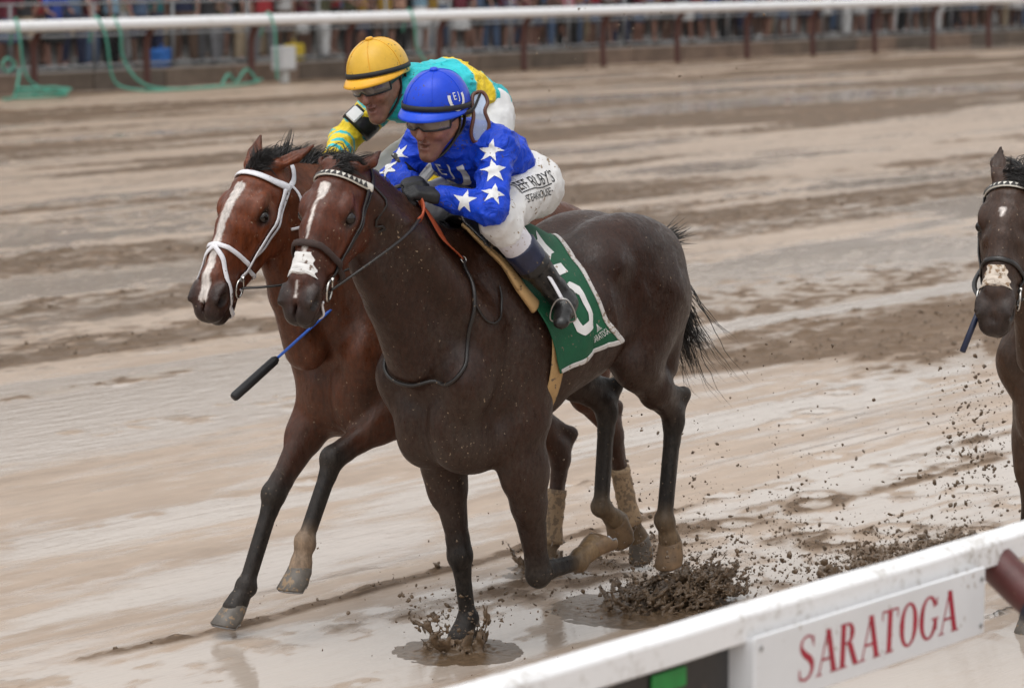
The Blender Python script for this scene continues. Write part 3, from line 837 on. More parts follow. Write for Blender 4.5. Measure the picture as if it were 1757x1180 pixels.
# ------------------------------------------------------------------ spectators
def spectator_meshes(seed):
    r = np.random.default_rng(seed)
    st = .10 + .05 * r.random(); tw = r.normal() * .04
    el = [(.02 + .10 * r.random(), .25 + .05 * r.random(), 1.12 + .1 * r.random()) for _ in (0, 1)]
    ha = [(.10 + .22 * r.random(), .12 + .2 * r.random(), .85 + .45 * r.random()) for _ in (0, 1)]
    B = Solid(); S_ = Solid(); T_ = Solid(); Sh = {1: Solid(), -1: Solid()}; Hh = Solid(); Sk = Solid()
    B.ell((.01, 0, 1.61), (.095, .075, .115), .02); B.cone((0, 0, 1.52), (0, 0, 1.42), .05, .06, .03); B.cone((0, 0, 1.38), (0, 0, .98), (.15, .09), (.13, .10), .05)
    Hh.ell((-.015, 0, 1.645), (.105, .085, .10), .02)
    S_.cone((0, 0, 1.40), (0, 0, 1.18), (.17, .105), (.155, .11), .05); S_.cone((0, 0, 1.18), (0, 0, .97), (.155, .11), (.165, .12), .03, cap=.3)
    T_.cone((0, 0, 1.0), (0, 0, .88), (.155, .115), (.16, .12), .04, cap=.4)
    Sk.cone((0, 0, 1.0), (.0, 0, .55), (.15, .115), (.23, .19), .03, cap=.1)
    for i, s in enumerate((1, -1)):
        e = (el[i][0], el[i][1] * s, el[i][2]); h = (ha[i][0], ha[i][1] * s, ha[i][2]); sh = (0, .19 * s, 1.40)
        B.cone(sh, e, .048, .038, .03); B.cone(e, h, .038, .028, .02); B.ell(h, (.04, .025, .05), .02)
        S_.cone(sh, V(*sh) * .45 + V(*e) * .55, .075, .065, .04)
        kn = (.03 * r.normal(), (st + .01) * s, .50); an = (-.02 + tw * s, (st + .015) * s, .08)
        B.cone((0, .09 * s, .92), kn, .085, .055, .04); B.cone(kn, an, .058, .036, .02); B.cone(an, (an[0] + .12, an[1] + .03 * s, .045), .04, .035, .02)
        T_.cone((0, .085 * s, .90), (kn[0], kn[1], .56), .105, .095, .04, cap=.3)
        Sh[s].cone((an[0] - .03, an[1], .05), (an[0] + .14, an[1] + .03 * s, .045), (.045, .05), (.042, .035), .01)
        Sh[s].cone(an, (an[0], an[1], .05), .048, .05, .02)
    L_ = Solid(); L_.p = list(T_.p)
    for s in (1, -1): L_.cone((0, (st) * s, .56), (-.02, (st + .015) * s, .10), .09, .07, .03, cap=.3)
    out = {}
    for nme, sol, res in (('body', B, .028), ('shirt', S_, .03), ('shorts', T_, .03), ('trousers', L_, .03), ('skirt', Sk, .03), ('shoe_a', Sh[1], .026), ('shoe_b', Sh[-1], .026), ('hair', Hh, .028)):
        sol.grid(res, pad=.05); v, f = sol.nets(); v = relax(v, f, 1, .4); out[nme] = mesh_from('spectator_' + nme, v, f, True)
    return out
protos = [spectator_meshes(40 + i) for i in range(7)]
SHIRT = dict(red=(.42, .03, .04), coral=(.55, .12, .10), pink=(.58, .24, .28), white=(.62, .62, .62), cream=(.55, .50, .40), navy=(.018, .025, .07), black=(.014, .014, .015), grey=(.20, .20, .21), denim=(.10, .16, .27), sky=(.25, .42, .55), maroon=(.16, .02, .04), olive=(.10, .10, .05), mustard=(.40, .24, .03), teal=(.03, .20, .22), lilac=(.34, .28, .45), charcoal=(.05, .05, .055), royal=(.03, .07, .35), peach=(.60, .35, .25))
BOT = dict(khaki=(.36, .28, .19), navy=(.02, .025, .06), black=(.012, .012, .013), denim=(.07, .11, .19), white=(.55, .55, .55), grey=(.17, .17, .18), brown=(.10, .06, .04))
SKIN = [simple('crowd_skin_%d' % i, c, .5, .1) for i, c in enumerate([(.27, .14, .10), (.22, .11, .08), (.12, .065, .045), (.30, .17, .13)])]
HAIR = [simple('crowd_hair_%d' % i, c, .6, .2) for i, c in enumerate([(.03, .02, .014), (.10, .06, .03), (.25, .17, .08), (.2, .2, .2)])]
SHOE = [simple('crowd_shoe_%d' % i, c, .5, .1) for i, c in enumerate([(.5, .5, .5), (.02, .02, .02), (.12, .07, .04)])]
combos = [(s, b, k) for s in SHIRT for b in BOT for k in ('shorts', 'trousers', 'skirt') if s != b]
random.Random(7).shuffle(combos)
DARK = ('navy', 'black', 'charcoal', 'grey', 'denim', 'maroon', 'olive'); combos.sort(key=lambda c: random.Random(str(c)).random() - .40 * (c[0] in DARK) - .25 * (c[2] == 'trousers') - .30 * (c[0] in ('red', 'white', 'royal')) - .30 * (c[1] in ('black', 'navy', 'denim')))
_head = combos[:190]; random.Random(9).shuffle(_head); combos = _head + combos[190:]
def use(o, mat):
    if not len(o.data.materials): o.data.materials.append(mat)
    o.material_slots[0].link = 'OBJECT'; o.material_slots[0].material = mat
rs_ = np.random.default_rng(77); ci = 0; where = 'near the hoses', 'behind the riders', 'right of the riders'
def spectator(a, l):
    global ci
    s, b, k = combos[ci]; ci += 1
    P = protos[rs_.integers(0, len(protos))]
    o = empty('person', W(a, l, .34), TRACK_ROT + math.pi / 2 + rs_.normal() * .7)
    sc_ = .93 + .14 * rs_.random(); o.scale = (sc_ * (.95 + .25 * rs_.random()), sc_ * (.95 + .25 * rs_.random()), sc_)
    w = where[0] if a > -41 else where[1] if a > -52 else where[2]
    tag(o, 'spectator in %s top and %s %s behind the far fence %s' % (s, b, k, w), 'person', 'spectators behind the far fence')
    sh_ = SHOE[rs_.integers(0, 3)]
    for nme, mat in (('body', SKIN[rs_.integers(0, 4)]), ('shirt', simple('shirt_' + s, np.array(SHIRT[s]) * .75, .8, .12)), (k, simple('bottom_' + b, BOT[b], .8, .12)), ('shoe_a', sh_), ('shoe_b', sh_), ('hair', HAIR[rs_.integers(0, 4)])):  # shirts dimmed evenly, some of the crowd's shade put into the cloth
        c = link(nme.split('_')[0], P[nme], None, o); use(c, mat)
a = -30.5
while a > -88: spectator(a, -42.15 - .25 * rs_.random()); a -= .42 + .30 * rs_.random()
a = -30.9
while a > -84: spectator(a, -43.0 - .5 * rs_.random()); a -= .55 + .45 * rs_.random()
a = -31.2
while a > -80: spectator(a, -44.4 - .8 * rs_.random()); a -= .8 + .6 * rs_.random()
# bags on the apron
def bag(a, col, nm, label):
    o = empty('bag', W(a, -41.95, .34), TRACK_ROT + .3); tag(o, label, 'bag')
    S_ = Solid(); S_.box((0, 0, .16), (.16, .10, .13), .02, rd=.05); S_.box((0, .12, .12), (.10, .03, .07), .02, rd=.03)
    solid_obj('pack', S_, .02, simple('bag_' + nm, col, .7, .2), o, (.012, 6)); mb = MB(); mb.tube(catmull([(-.06, 0, .33), (-.05, 0, .40), (.05, 0, .40), (.06, 0, .33)], 5), .012, 6); mb.build('handle', simple('bag_' + nm, col, .7, .2), o, True)
bag(-41.6, (.02, .12, .40), 'blue', 'blue bag on the ground at the foot of the crowd fence')
bag(-45.3, (.5, .36, .02), 'yellow', 'small yellow bag behind the fence by the hoses'); bag(-61.2, (.03, .03, .035), 'black', 'black cool bag behind the far fence on the right')
# ------------------------------------------------------------------ horses
def horse_material(name, dust):
    N = NT(name); at = N.attr('col'); vec = N.coord()
    big = N.noise(5, 4, .6, vec); hair = N.noise(60, 3, .7, N.coord((1, 1, .35)))
    c = N.mix(.55, at.outputs['Color'], N.ramp(big, [(.3, .55), (.7, 1.35)]), 'MULTIPLY')
    c = N.mix(.6, c, N.ramp(hair, [(.3, .45), (.7, 1.6)]), 'MULTIPLY')
    # wet dust in the coat, splashed mud specks
    f1 = N.noise(70, 5, .8, N.coord((1.0, 1.0, .6))); f2 = N.noise(3.2, 3, .6, vec)
    t = N.math('ADD', N.math('MULTIPLY', f1, .8), N.math('MULTIPLY', f2, .7))
    t = N.math('ADD', t, N.math('MULTIPLY', N.math('SUBTRACT', at.outputs['Alpha'], .5), .35))
    m = N.ramp(t, [(.70, 0.0), (.98, .85)])
    c = N.mix(N.math('MULTIPLY', m, dust), c, (.085, .066, .053))
    f3 = N.noise(95, 2, .5, vec)
    sp = N.ramp(N.math('ADD', f3, N.math('MULTIPLY', f2, .3)), [(.875, 0.0), (.89, 1.0)])
    c = N.mix(sp, c, (.30, .22, .15))
    r = N.ramp(N.noise(30, 5, .75, vec), [(.32, .20), (.68, .55)])
    N.set(color=c, rough=N.mix(m, r, .6), spec=.29, sheen=.0)
    N.b.inputs['Sheen Roughness'].default_value = .4
    b1 = N.bump(N.noise(7, 4, .55, vec), .22, .03); b1 = N.bump(N.noise(24, 5, .65, N.coord((1, 1, .6))), .42, .010, b1)
    N.bump(N.noise(120, 4, .75, N.coord((1, 1, .25))), .38, .003, b1)
    return N.m

def ring_head(h):
    """head frame of a horse spec: returns function (t along face, n towards forehead, s to its left)"""
    A0, A1 = V(*h['A0']), V(*h['A1'])
    a = unit(A1 - A0); lat = V(*h.get('lat', (0, 1, 0))); lat = unit(lat - a * (lat @ a)); n = np.cross(lat, a) * -1
    if n @ V(1, 0, 1) < 0: n = -n
    def H(t, nn=0., s=0.): return A0 + a * t + n * nn + lat * s
    return H, a, n, lat

def horse_solid(sp):
    S = Solid(); c = sp['cols']
    B, HD, PT, MZ = c['body'], c['head'], c['points'], c['muzzle']
    z0 = sp.get('dz', 0)
    # trunk
    st = [(.345, 1.11, .14, .24), (.24, 1.15, .195, .355), (.08, 1.17, .25, .415), (-.15, 1.215, .27, .35), (-.4, 1.255, .275, .285), (-.62, 1.30, .255, .245), (-.83, 1.325, .23, .245), (-.95, 1.31, .15, .18)]
    for i in range(len(st) - 1):
        p, q = st[i], st[i + 1]
        S.cone((p[0], 0, p[1]), (q[0], 0, q[1]), (p[2], p[3]), (q[2], q[3]), .05, col=B, cap=.35)
    S.chain([(.34, 0, 1.50), (.12, 0, 1.545), (-.15, 0, 1.50), (-.4, 0, 1.48)], [(.05, .08), (.05, .075), (.05, .05), (.06, .04)], .10, .05, col=B)
    for s in (1, -1):
        # croup, hip, thigh
        S.ell((-.66, .095 * s, 1.45), (.34, .15, .175), .06, col=B)
        S.ell((-.46, .19 * s, 1.43), (.09, .07, .09), .09, col=B)
        S.ell((-.88, .105 * s, 1.36), (.165, .115, .19), .06, col=B)
        # shoulder blade, triceps, point of shoulder, pectoral
        S.cone((.06, .12 * s, 1.47), (.32, .16 * s, 1.08), (.075, .14), (.08, .11), .045, col=B)
        S.cone((.02, .195 * s, 1.20), (.02, .19 * s, .93), (.075, .13), (.075, .12), .05, col=B)
        S.ell((.335, .155 * s, 1.06), (.08, .070, .12), .06, col=B)
        S.ell((.30, .08 * s, .93), (.115, .095, .16), .07, col=B)
        S.ell((.20, .08 * s, .83), (.17, .10, .11), .08, col=B)
        # rib swell, flank hollow
        S.ell((-.25, .165 * s, 1.215), (.29, .125, .21), .08, col=B)
        S.ell((-.50, .33 * s, 1.30), (.07, .05, .11), .10, op=-1)
    for s in (1, -1):
        S.cone((-.13, .315 * s, 1.38), (-.12, .325 * s, 1.05), (.020, .018), (.025, .018), .07, side=(1, 0, 0), op=-1)
        S.cone((-.88, .265 * s, 1.40), (-.86, .275 * s, 1.10), (.014, .02), (.014, .02), .06, side=(1, 0, 0), op=-1)
        for k in range(4):
            S.cone((-.22 - .075 * k, .318 * s, 1.28 - .01 * k), (-.27 - .075 * k, .305 * s, 1.05 + .02 * k), (.008, .012), (.008, .012), .035, side=(1, 0, 0), op=-1)
    # neck
    H, a, n, lat = ring_head(sp['head'])
    A0 = H(0.0); nb = V(.27, 0, 1.30)
    nm = sp.get('neckmid', None)
    nm = V(*nm) if nm is not None else A0 * .52 + nb * .48 + V(0, 0, -.02)
    S.chain([nb, nm, H(.03, -.06)], [(.15, .285), (.092, sp.get('neckd', .19)), (.075, .115)], .10, .07, col=B)
    tr = sp['throat']
    S.chain([tr[0], tr[1], tr[2]], [(.045, .045), (.06, .055), (.09, .075)], .07, .05, col=B)
    for s in (1, -1):
        S.cone(H(.05, -.05, .05 * s), nm + V(-.02, .07 * s, .02), .05, .07, .05, col=B)
        S.cone(nm + V(-.02, .07 * s, .02), (.26, .15 * s, 1.27), .07, .09, .06, col=B)
    # head
    hs = [(0.0, -.015, .066, .072), (.09, -.008, .080, .095), (.165, -.012, .090, .104), (.25, -.002, .074, .092), (.34, .004, .056, .072), (.43, .004, .054, .060), (.50, -.004, .061, .053)]
    K = sp['head'].get('k', 1.0)
    def HK(t, nn=0., s=0.): return H(t * K, nn * K, s * K)
    for i in range(len(hs) - 1):
        p, q = hs[i], hs[i + 1]
        S.cone(HK(p[0], p[1]), HK(q[0], q[1]), (p[2] * K, p[3] * K), (q[2] * K, q[3] * K), .03, side=lat, col=HD if i < 4 else tuple(np.array(HD) * .6 + np.array(MZ) * .4), cap=.5)
    Rm = np.array([a, n, lat])
    S.cone(HK(.20, .083), HK(.43, .052), (.030 * K, .018), (.026 * K, .014), .035, side=lat, col=HD)
    for s in (1, -1):
        S.ell(HK(.135, -.10, .042 * s), (.115 * K, .085 * K, .032 * K), .035, Rm, col=HD)
        S.cone(HK(.17, -.135, .036 * s), HK(.44, -.055, .022 * s), .028, .022, .035, col=HD)
        S.cone(HK(.19, -.015, .084 * s), HK(.36, -.018, .054 * s), .013, .010, .02, col=HD)
        S.ell(HK(.155, .045, .076 * s), (.045 * K, .022 * K, .020 * K), .022, Rm, col=HD)
        S.ell(HK(.182, .020, .100 * s), (.027 * K, .018 * K, .016 * K), .014, Rm, op=-1)
        S.ell(HK(.196, -.004, .083 * s), (.030 * K, .010 * K, .012 * K), .014, Rm, col=HD)
        S.ell(HK(.485, .022, .040 * s), (.045 * K, .035 * K, .029 * K), .018, Rm, col=MZ)
        S.cone(HK(.455, .038, .058 * s), HK(.515, .040, .054 * s), .011, .013, .010, col=MZ)
        S.ell(HK(.502, .018, .068 * s), (.030 * K, .020 * K, .028 * K), .010, Rm, col=None, op=-1)
        S.ell(HK(.47, -.040, .056 * s), (.055 * K, .005 * K, .020 * K), .010, Rm, op=-1)
    S.ell(HK(.535, -.008), (.036 * K, .043 * K, .052 * K), .025, Rm, col=MZ)
    S.ell(HK(.485, -.066), (.055 * K, .028 * K, .042 * K), .02, Rm, col=MZ)
    S.ell(HK(.53, -.062), (.022 * K, .020 * K, .030 * K), .015, Rm, col=MZ)
    S.ell(HK(.53, .012), (.03, .03, .004), .02, Rm, op=-1)
    # ears
    for (s, mid, tip) in sp['ears']:
        b = HK(-.005, .03, .050 * s); m = HK(*mid); t = HK(*tip)
        S.cone(b, m, (.026, .024), (.030, .020), .02, side=lat, col=HD)
        S.cone(m, t, (.030, .020), (.006, .005), .008, side=lat, col=tuple(np.array(HD) * .6))
        S.cone(b * .35 + m * .65 + n * .022 + a * .008, m * .3 + t * .7 + n * .016 + a * .006, (.017, .014), (.008, .007), .008, side=lat, op=-1)
    # legs
    for nme, L in sp['legs'].items():
        s = 1 if nme[0] == 'L' else -1
        PT = c['points']; sock = L.get('sock'); pc = sock if sock else PT
        fet, cor, toe = V(*L['fet']), V(*L['cor']), V(*L['toe'])
        if nme[1] == 'F':
            e, kn = V(*L['elbow']), V(*L['knee'])
            ax = unit(kn - e); fr = unit(np.cross(V(0, 1, 0), ax)); fr = fr if fr[0] > 0 else -fr
            up = e + V(.02, -.01 * s, .10)
            S.cone(up, e + ax * .06, (.085, .12), (.078, .105), .07, col=B)
            m1 = e * .62 + kn * .38
            S.cone(e + ax * .04, m1, (.075, .098), (.060, .072), .05, col=B)
            S.cone(m1, kn - ax * .05, (.060, .072), (.038, .044), .03, col=tuple(np.array(B) * .6 + np.array(PT) * .4))
            S.ell(e * .72 + kn * .28 + fr * .035 + V(0, .022 * s, 0), (.05, .04, .12), .03, np.array([fr, V(0, 1, 0), ax]), col=B)
            S.cone(kn - ax * .055, kn + ax * .01, (.040, .046), (.045, .048), .02, col=PT)
            cx = unit(fet - kn)
            f2 = unit(np.cross(V(0, 1, 0), cx)); f2 = f2 if f2[0] > 0 or abs(cx[2]) < .4 else -f2
            if abs(cx[2]) < .4 and f2[2] > 0 : f2 = -f2      # folded leg: the front of the shin faces the ground
            S.ell(kn + fr * .012, (.036, .043, .048), .015, np.array([fr, V(0, 1, 0), ax]), col=PT)
            S.cone(kn, kn + cx * .07, (.042, .046), (.029, .036), .02, col=PT)
            S.cone(kn + cx * .06 + f2 * .008, fet - cx * .05 + f2 * .006, (.029, .026), (.028, .026), .012, col=PT)
            S.cone(kn + cx * .06 - f2 * .022, fet - cx * .04 - f2 * .018, (.019, .015), (.020, .015), .018, col=PT)
        else:
            stf, hk = V(*L['stifle']), V(*L['hock'])
            PT = sp.get('hindpt', c['points'])
            hip = V(-.80, .15 * s, 1.30)
            S.cone(hip, stf, (.125, .215), (.085, .125), .07, col=B)
            S.cone((-.955, .115 * s, 1.27), (stf * .45 + hk * .55) + V(-.05, -.01 * s, .10), (.085, .11), (.05, .075), .07, col=B)
            ax = unit(hk - stf)
            S.cone(stf + V(.02, 0, .02), stf * .5 + hk * .5, (.072, .105), (.056, .075), .05, col=B)
            S.cone(stf * .5 + hk * .5, hk - ax * .04, (.056, .075), (.033, .046), .04, col=tuple(np.array(B) * .6 + np.array(PT) * .4))
            cx = unit(fet - hk)
            bk = unit(-unit(ax) * .0 + np.cross(cx, V(0, 1, 0))); bk = bk if bk @ (stf - hk) < 0 else -bk
            pt = hk - cx * .085 + bk * .050                      # point of hock
            S.cone(hk + bk * .01, pt, (.030, .036), (.022, .026), .03, col=PT)
            S.cone(pt, stf * .5 + hk * .5 + bk * .02, (.018, .020), (.035, .045), .05, col=PT)
            S.cone(hk - ax * .03, hk + cx * .04, (.038, .050), (.036, .047), .025, col=PT)
            S.cone(hk + cx * .03, hk + cx * .10, (.036, .045), (.028, .036), .02, col=PT)
            mid = hk * .35 + fet * .65
            S.cone(hk + cx * .09 - bk * .006, fet - cx * .05 - bk * .004, (.032, .028), (.030, .028), .012, col=PT)
            S.cone(hk + cx * .09 + bk * .022, fet - cx * .04 + bk * .020, (.020, .016), (.021, .016), .018, col=PT)
            f2 = -bk
        # fetlock, pastern
        pa = unit(cor - fet)
        S.ell(fet + f2 * .002, (.040, .040, .042), .02, col=pc if L.get('hisock') else tuple(np.array(PT) * .6 + np.array(pc) * .4))
        S.ell(fet - f2 * .026 + pa * .008, (.024, .026, .026), .02, col=pc)
        S.cone(fet, cor - pa * .015, (.035, .035), (.037, .036), .018, col=pc)
        S.cone(cor - pa * .02, cor + pa * .012, (.042, .042), (.047, .047), .012, col=pc)
    for p in S.p:
        if p['k'] >= .04: p['k'] *= .72                          # crisper muscle edges
    return S, HK, a, n, lat

def hoof_mesh(cor, toe, side=(0, 1, 0)):
    """cor: centre of the coronet, toe: tip of the toe on the sole; all in horse space"""
    cor, toe = V(*cor), V(*toe)
    d = unit(toe - cor); s = unit(V(*side) - d * (V(*side) @ d))
    u = np.cross(s, d)                                          # perpendicular to wall line, in the leg's plane
    # sole normal: rotate wall direction by ~52 deg
    best = None
    for sg in (1, -1):
        dn = d * math.cos(.72) + sg * u * math.sin(.72)        # axis going down into the sole
        best = dn if best is None or dn @ V(-1, 0, -1.2) * 1 > best @ V(-1, 0, -1.2) else best
    return cor, d, s, best

def make_hoof(L, mat, parent):
    cor, toe = V(*L['cor']), V(*L['toe'])
    dn = unit(V(*L['down']))                                    # direction from leg into the sole
    fw = unit(V(*L['fwd']) - dn * (V(*L['fwd']) @ dn)); sd = np.cross(dn, fw)
    n = 28; mb = MB(); rings = []
    prof = [(-.012, .040, .040, .000), (.0, .049, .047, .0), (.012, .051, .049, .002), (.045, .056, .056, .016), (.078, .062, .063, .030), (.084, .060, .061, .031)]
    for z, rs, rf, off in prof:
        for k in range(n):
            t = 2 * math.pi * k / n; cf = math.cos(t); sf = math.sin(t)
            rad = rf if cf > 0 else rf * (.86 - .10 * (sf * sf < .25))
            z2 = z * (1 if cf > -.2 else .78)
            rings.append(cor + dn * z2 + fw * (off + cf * rad) + sd * sf * rs)
    v = np.array(rings); f = []
    m = len(prof)
    for i in range(m - 1):
        for k in range(n):
            f.append((i * n + k, i * n + (k + 1) % n, (i + 1) * n + (k + 1) % n, (i + 1) * n + k))
    # concave sole
    inner = np.array([v[(m - 1) * n + k] * .8 + np.mean(v[(m - 1) * n:], 0) * .2 for k in range(n)]); inner2 = inner - dn * .008
    v = np.concatenate([v, inner, inner2])
    for k in range(n):
        k2 = (k + 1) % n
        f.append(((m - 1) * n + k, (m - 1) * n + k2, m * n + k2, m * n + k)); f.append((m * n + k, m * n + k2, (m + 1) * n + k2, (m + 1) * n + k))
    f.append([(m + 1) * n + k for k in range(n)]); f.append([k for k in range(n)][::-1])
    mb.add(v, f)
    o = mb.build('hoof', mat, parent, True)
    # racing plate
    sh = MB(); pts = []
    for k in range(19):
        t = -2.35 + 4.7 * k / 18
        cf, sf = math.cos(t), math.sin(t); rad = .054 if cf > 0 else .047
        pts.append(cor + dn * (.087 * (1 if cf > -.2 else .80)) + fw * (.029 + cf * rad) + sd * sf * .054)
    sh.tube(pts, .0045, 6)
    sh.build('horseshoe', simple('shoe_metal', (.35, .35, .36), .35, metal=.9, mud=.5), o, True)
    return o

def strands(name, roots, dirs, lens, mat, parent, r=.0022, seg=7, wav=.03, grav=-.25, col=None, curl=None, rs=None, clump=0):
    """thin tapering locks of hair, three sided"""
    rs = rs or rng
    R = np.asarray(roots, float); D = np.asarray(dirs, float); Ln = np.asarray(lens, float); n = len(R)
    P = np.zeros((n, seg + 1, 3)); P[:, 0] = R
    d = D / np.linalg.norm(D, axis=1)[:, None]
    ph = rs.random((n, 3)) * 6.28; fr = 1 + rs.random((n, 3)) * 2
    for i in range(seg):
        w = np.sin(ph + fr * (i + 1) * .9) * wav
        d = d + w + np.array([0, 0, grav]) / seg
        if curl is not None: d = d + curl(P[:, i], i / seg) / seg
        d /= np.linalg.norm(d, axis=1)[:, None]
        P[:, i + 1] = P[:, i] + d * (Ln / seg)[:, None]
    if clump:                                                    # locks draw together towards their tips
        K_ = max(n // clump, 1); g = rs.integers(0, n, K_); near = np.argmin(((R[:, None] - R[g][None]) ** 2).sum(-1) + rs.random((n, K_)) * 2e-4, axis=1)
        w = (np.linspace(0, 1, seg + 1) ** 1.1 * .88)[None, :, None]
        P = P * (1 - w) + (P[g][near] + (R - R[g][near])[:, None] * .25) * w
    T = np.gradient(P, axis=1); T /= np.linalg.norm(T, axis=2)[..., None] + 1e-9
    ref = rs.normal(size=(n, 1, 3)); S = np.cross(T, ref); S /= np.linalg.norm(S, axis=2)[..., None] + 1e-9; N = np.cross(T, S)
    taper = (1 - (np.arange(seg + 1) / seg) ** 1.6 * .92)[None, :, None] * (r * (.6 + .8 * rs.random((n, 1, 1))))
    v = np.stack([P + taper * (math.cos(t) * S + math.sin(t) * N) for t in (0, 2.094, 4.189)], 2).reshape(-1, 3)
    base = (np.arange(n) * (seg + 1) * 3)[:, None, None]
    i = np.arange(seg)[None, :, None]; k = np.arange(3)[None, None, :]
    a_ = base + i * 3 + k; b_ = base + i * 3 + (k + 1) % 3
    f = np.stack([a_, b_, b_ + 3, a_ + 3], -1).reshape(-1, 4)
    return link(name, mesh_from(name, v, f, True), mat, parent)

def build_horse(sp, res=.006):
    root = empty('race_horse', sp['O'], TRACK_ROT + sp.get('yaw', 0))
    tag(root, sp['label'], 'horse', 'race horses on the track')
    S, HK, a, n, lat = horse_solid(sp)
    S.grid(res, pad=.045)
    v, f = S.nets()
    col = S.colours(v, sp['cols']['body'], .014)
    # head coordinates for the white marks
    Hm = np.stack([a, n, lat]); K = sp['head'].get('k', 1.0)
    q = (v - HK(0)) @ Hm.T / K
    wig = .006 * fbm(v[:, 0] * 40, v[:, 1] * 40, v[:, 2] * 40, 3)
    white = np.zeros(len(v))
    front = sstep(.02, .04, q[:, 1])
    for (t0, t1, w0, w1, off) in sp['blaze']:
        tt = (q[:, 0] - t0) / (t1 - t0); w = w0 + (w1 - w0) * np.clip(tt, 0, 1)
        edge = w - np.abs(q[:, 2] - off) + wig - .012 * (sstep(0, .12, -tt + .06) + sstep(.94, 1.06, tt))
        m = sstep(-.002, .004, edge) * (tt > -.02) * (tt < 1.02) * front
        white = np.maximum(white, m)
    col = col * (1 - white[:, None]) + np.array([.62, .56, .52]) * white[:, None]
    # black rim round the eyes; nostril hollows darkened by colour to look deeper
    for s in (1, -1):
        dd = np.linalg.norm((q - np.array([.184, .02, .088 * s])) / np.array([.045, .032, .04]), axis=1)
        w = (1 - sstep(.5, 1.1, dd))[:, None] * .75
        col = col * (1 - w) + np.array([.012, .009, .008]) * w
        dd = np.linalg.norm((q - np.array([.500, .018, .062 * s])) / np.array([.032, .023, .030]), axis=1)
        w = (1 - sstep(.6, 1.1, dd))[:, None] * .8
        col = col * (1 - w) + np.array([.010, .007, .006]) * w
    dust = .35 + .35 * sstep(1.5, .9, v[:, 2]) + .15 * fbm(v[:, 0] * 3, v[:, 1] * 3, v[:, 2] * 3, 2)
    dust = np.where(np.abs(q[:, 1]) + np.abs(q[:, 2]) < .25, np.where((q[:, 0] > -.1) & (q[:, 0] < .6), .25, dust), dust)
    c4 = np.concatenate([col, np.clip(dust, 0, 1)[:, None]], 1)
    body = link('body', mesh_from('horse_body', v, f, True, c4), horse_material('coat_' + sp['key'], sp.get('dust', .7)), root)
    hoofm = sp['hoofmat']
    for nme, L in sp['legs'].items(): make_hoof(L, hoofm, root)
    eye = simple('horse_eye', (.012, .007, .005), .06, .2)
    for s in (1, -1):
        mb = MB(); prof = [(.0225 * math.cos(t), .0225 * math.sin(t)) for t in np.linspace(-1.55, 1.55, 13)]
        mb.lathe(prof, 20, HK(.184, .0195, .0835 * s)); mb.build('eye', eye, root, True)
    return root, S, HK, (a, n, lat), body
hair_dark = simple('hair_dark', (.014, .011, .010), .38, .4, 60)
hoof_tan = simple('hoof_muddy', (.175, .110, .060), .45, .35, 25, .3, 60, mud=.5, mudcol=(.13, .085, .05))
hoof_grey = simple('hoof_grey', (.11, .095, .08), .45, .3, 25, .3, 60, mud=.7, mudcol=(.24, .16, .09))
MUDSOCK = (.165, .110, .062)
#O1 = (-0.0802, 11.3463, 0.0)
H1 = dict(key='dark_bay', O=O1, label='dark bay horse with white star and nose patch wearing green cloth number five', dust=.5,
    cols=dict(body=(.0275, .0105, .0058), head=(.080, .0200, .0080), points=(.0085, .0070, .0065), muzzle=(.020, .0145, .013)),
    head=dict(A0=(.805, .0, 1.865), A1=(1.095, .058, 1.43), lat=(-.247, .969, 0), k=1.06),
    throat=[(.70, 0, 1.52), (.60, 0, 1.38), (.46, 0, 1.15)],
    ears=[(1, (-.045, -.01, .075), (-.105, -.035, .085)), (-1, (-.04, -.01, -.085), (-.075, -.05, -.10))],
    blaze=[(.095, .135, .020, .020, .0), (.13, .165, .018, .009, .0), (.155, .31, .007, .0045, -.004), (.33, .42, .010, .012, .0), (.44, .50, .004, .005, .0)],
    legs=dict(
        RF=dict(elbow=(.09, -.16, .79), knee=(.035, -.12, .37), fet=(-.01, -.12, .115), cor=(.03, -.12, .06), toe=(.1, -.12, -.01), down=(.1, 0, -1), fwd=(1, 0, 0)),
        LF=dict(elbow=(.02, .17, .76), knee=(-.10, .15, .31), fet=(-.345, .15, .315), cor=(-.425, .15, .355), toe=(-.5, .15, .40), down=(-.72, 0, .55), fwd=(-.5, 0, -.7), sock=(.20, .13, .068)),
        LH=dict(stifle=(-.66, .19, 1.05), hock=(-.995, .13, .80), fet=(-.945, .12, .385), cor=(-.985, .12, .29), toe=(-.98, .12, .2), down=(-.35, 0, -1), fwd=(1, 0, -.3), sock=MUDSOCK),
        RH=dict(stifle=(-.56, -.19, 1.05), hock=(-.90, -.13, .825), fet=(-.845, -.12, .425), cor=(-.945, -.12, .355), toe=(-1.0, -.12, .26), down=(-.85, 0, -.75), fwd=(.6, 0, -.8), sock=MUDSOCK)),
    hoofmat=hoof_tan)
h1_root, h1_S, h1_H, h1_ax, h1_body = build_horse(H1, .0072)
O2 = tuple(np.array(O1) + LEFT * -.76 + ALONG * -.36)
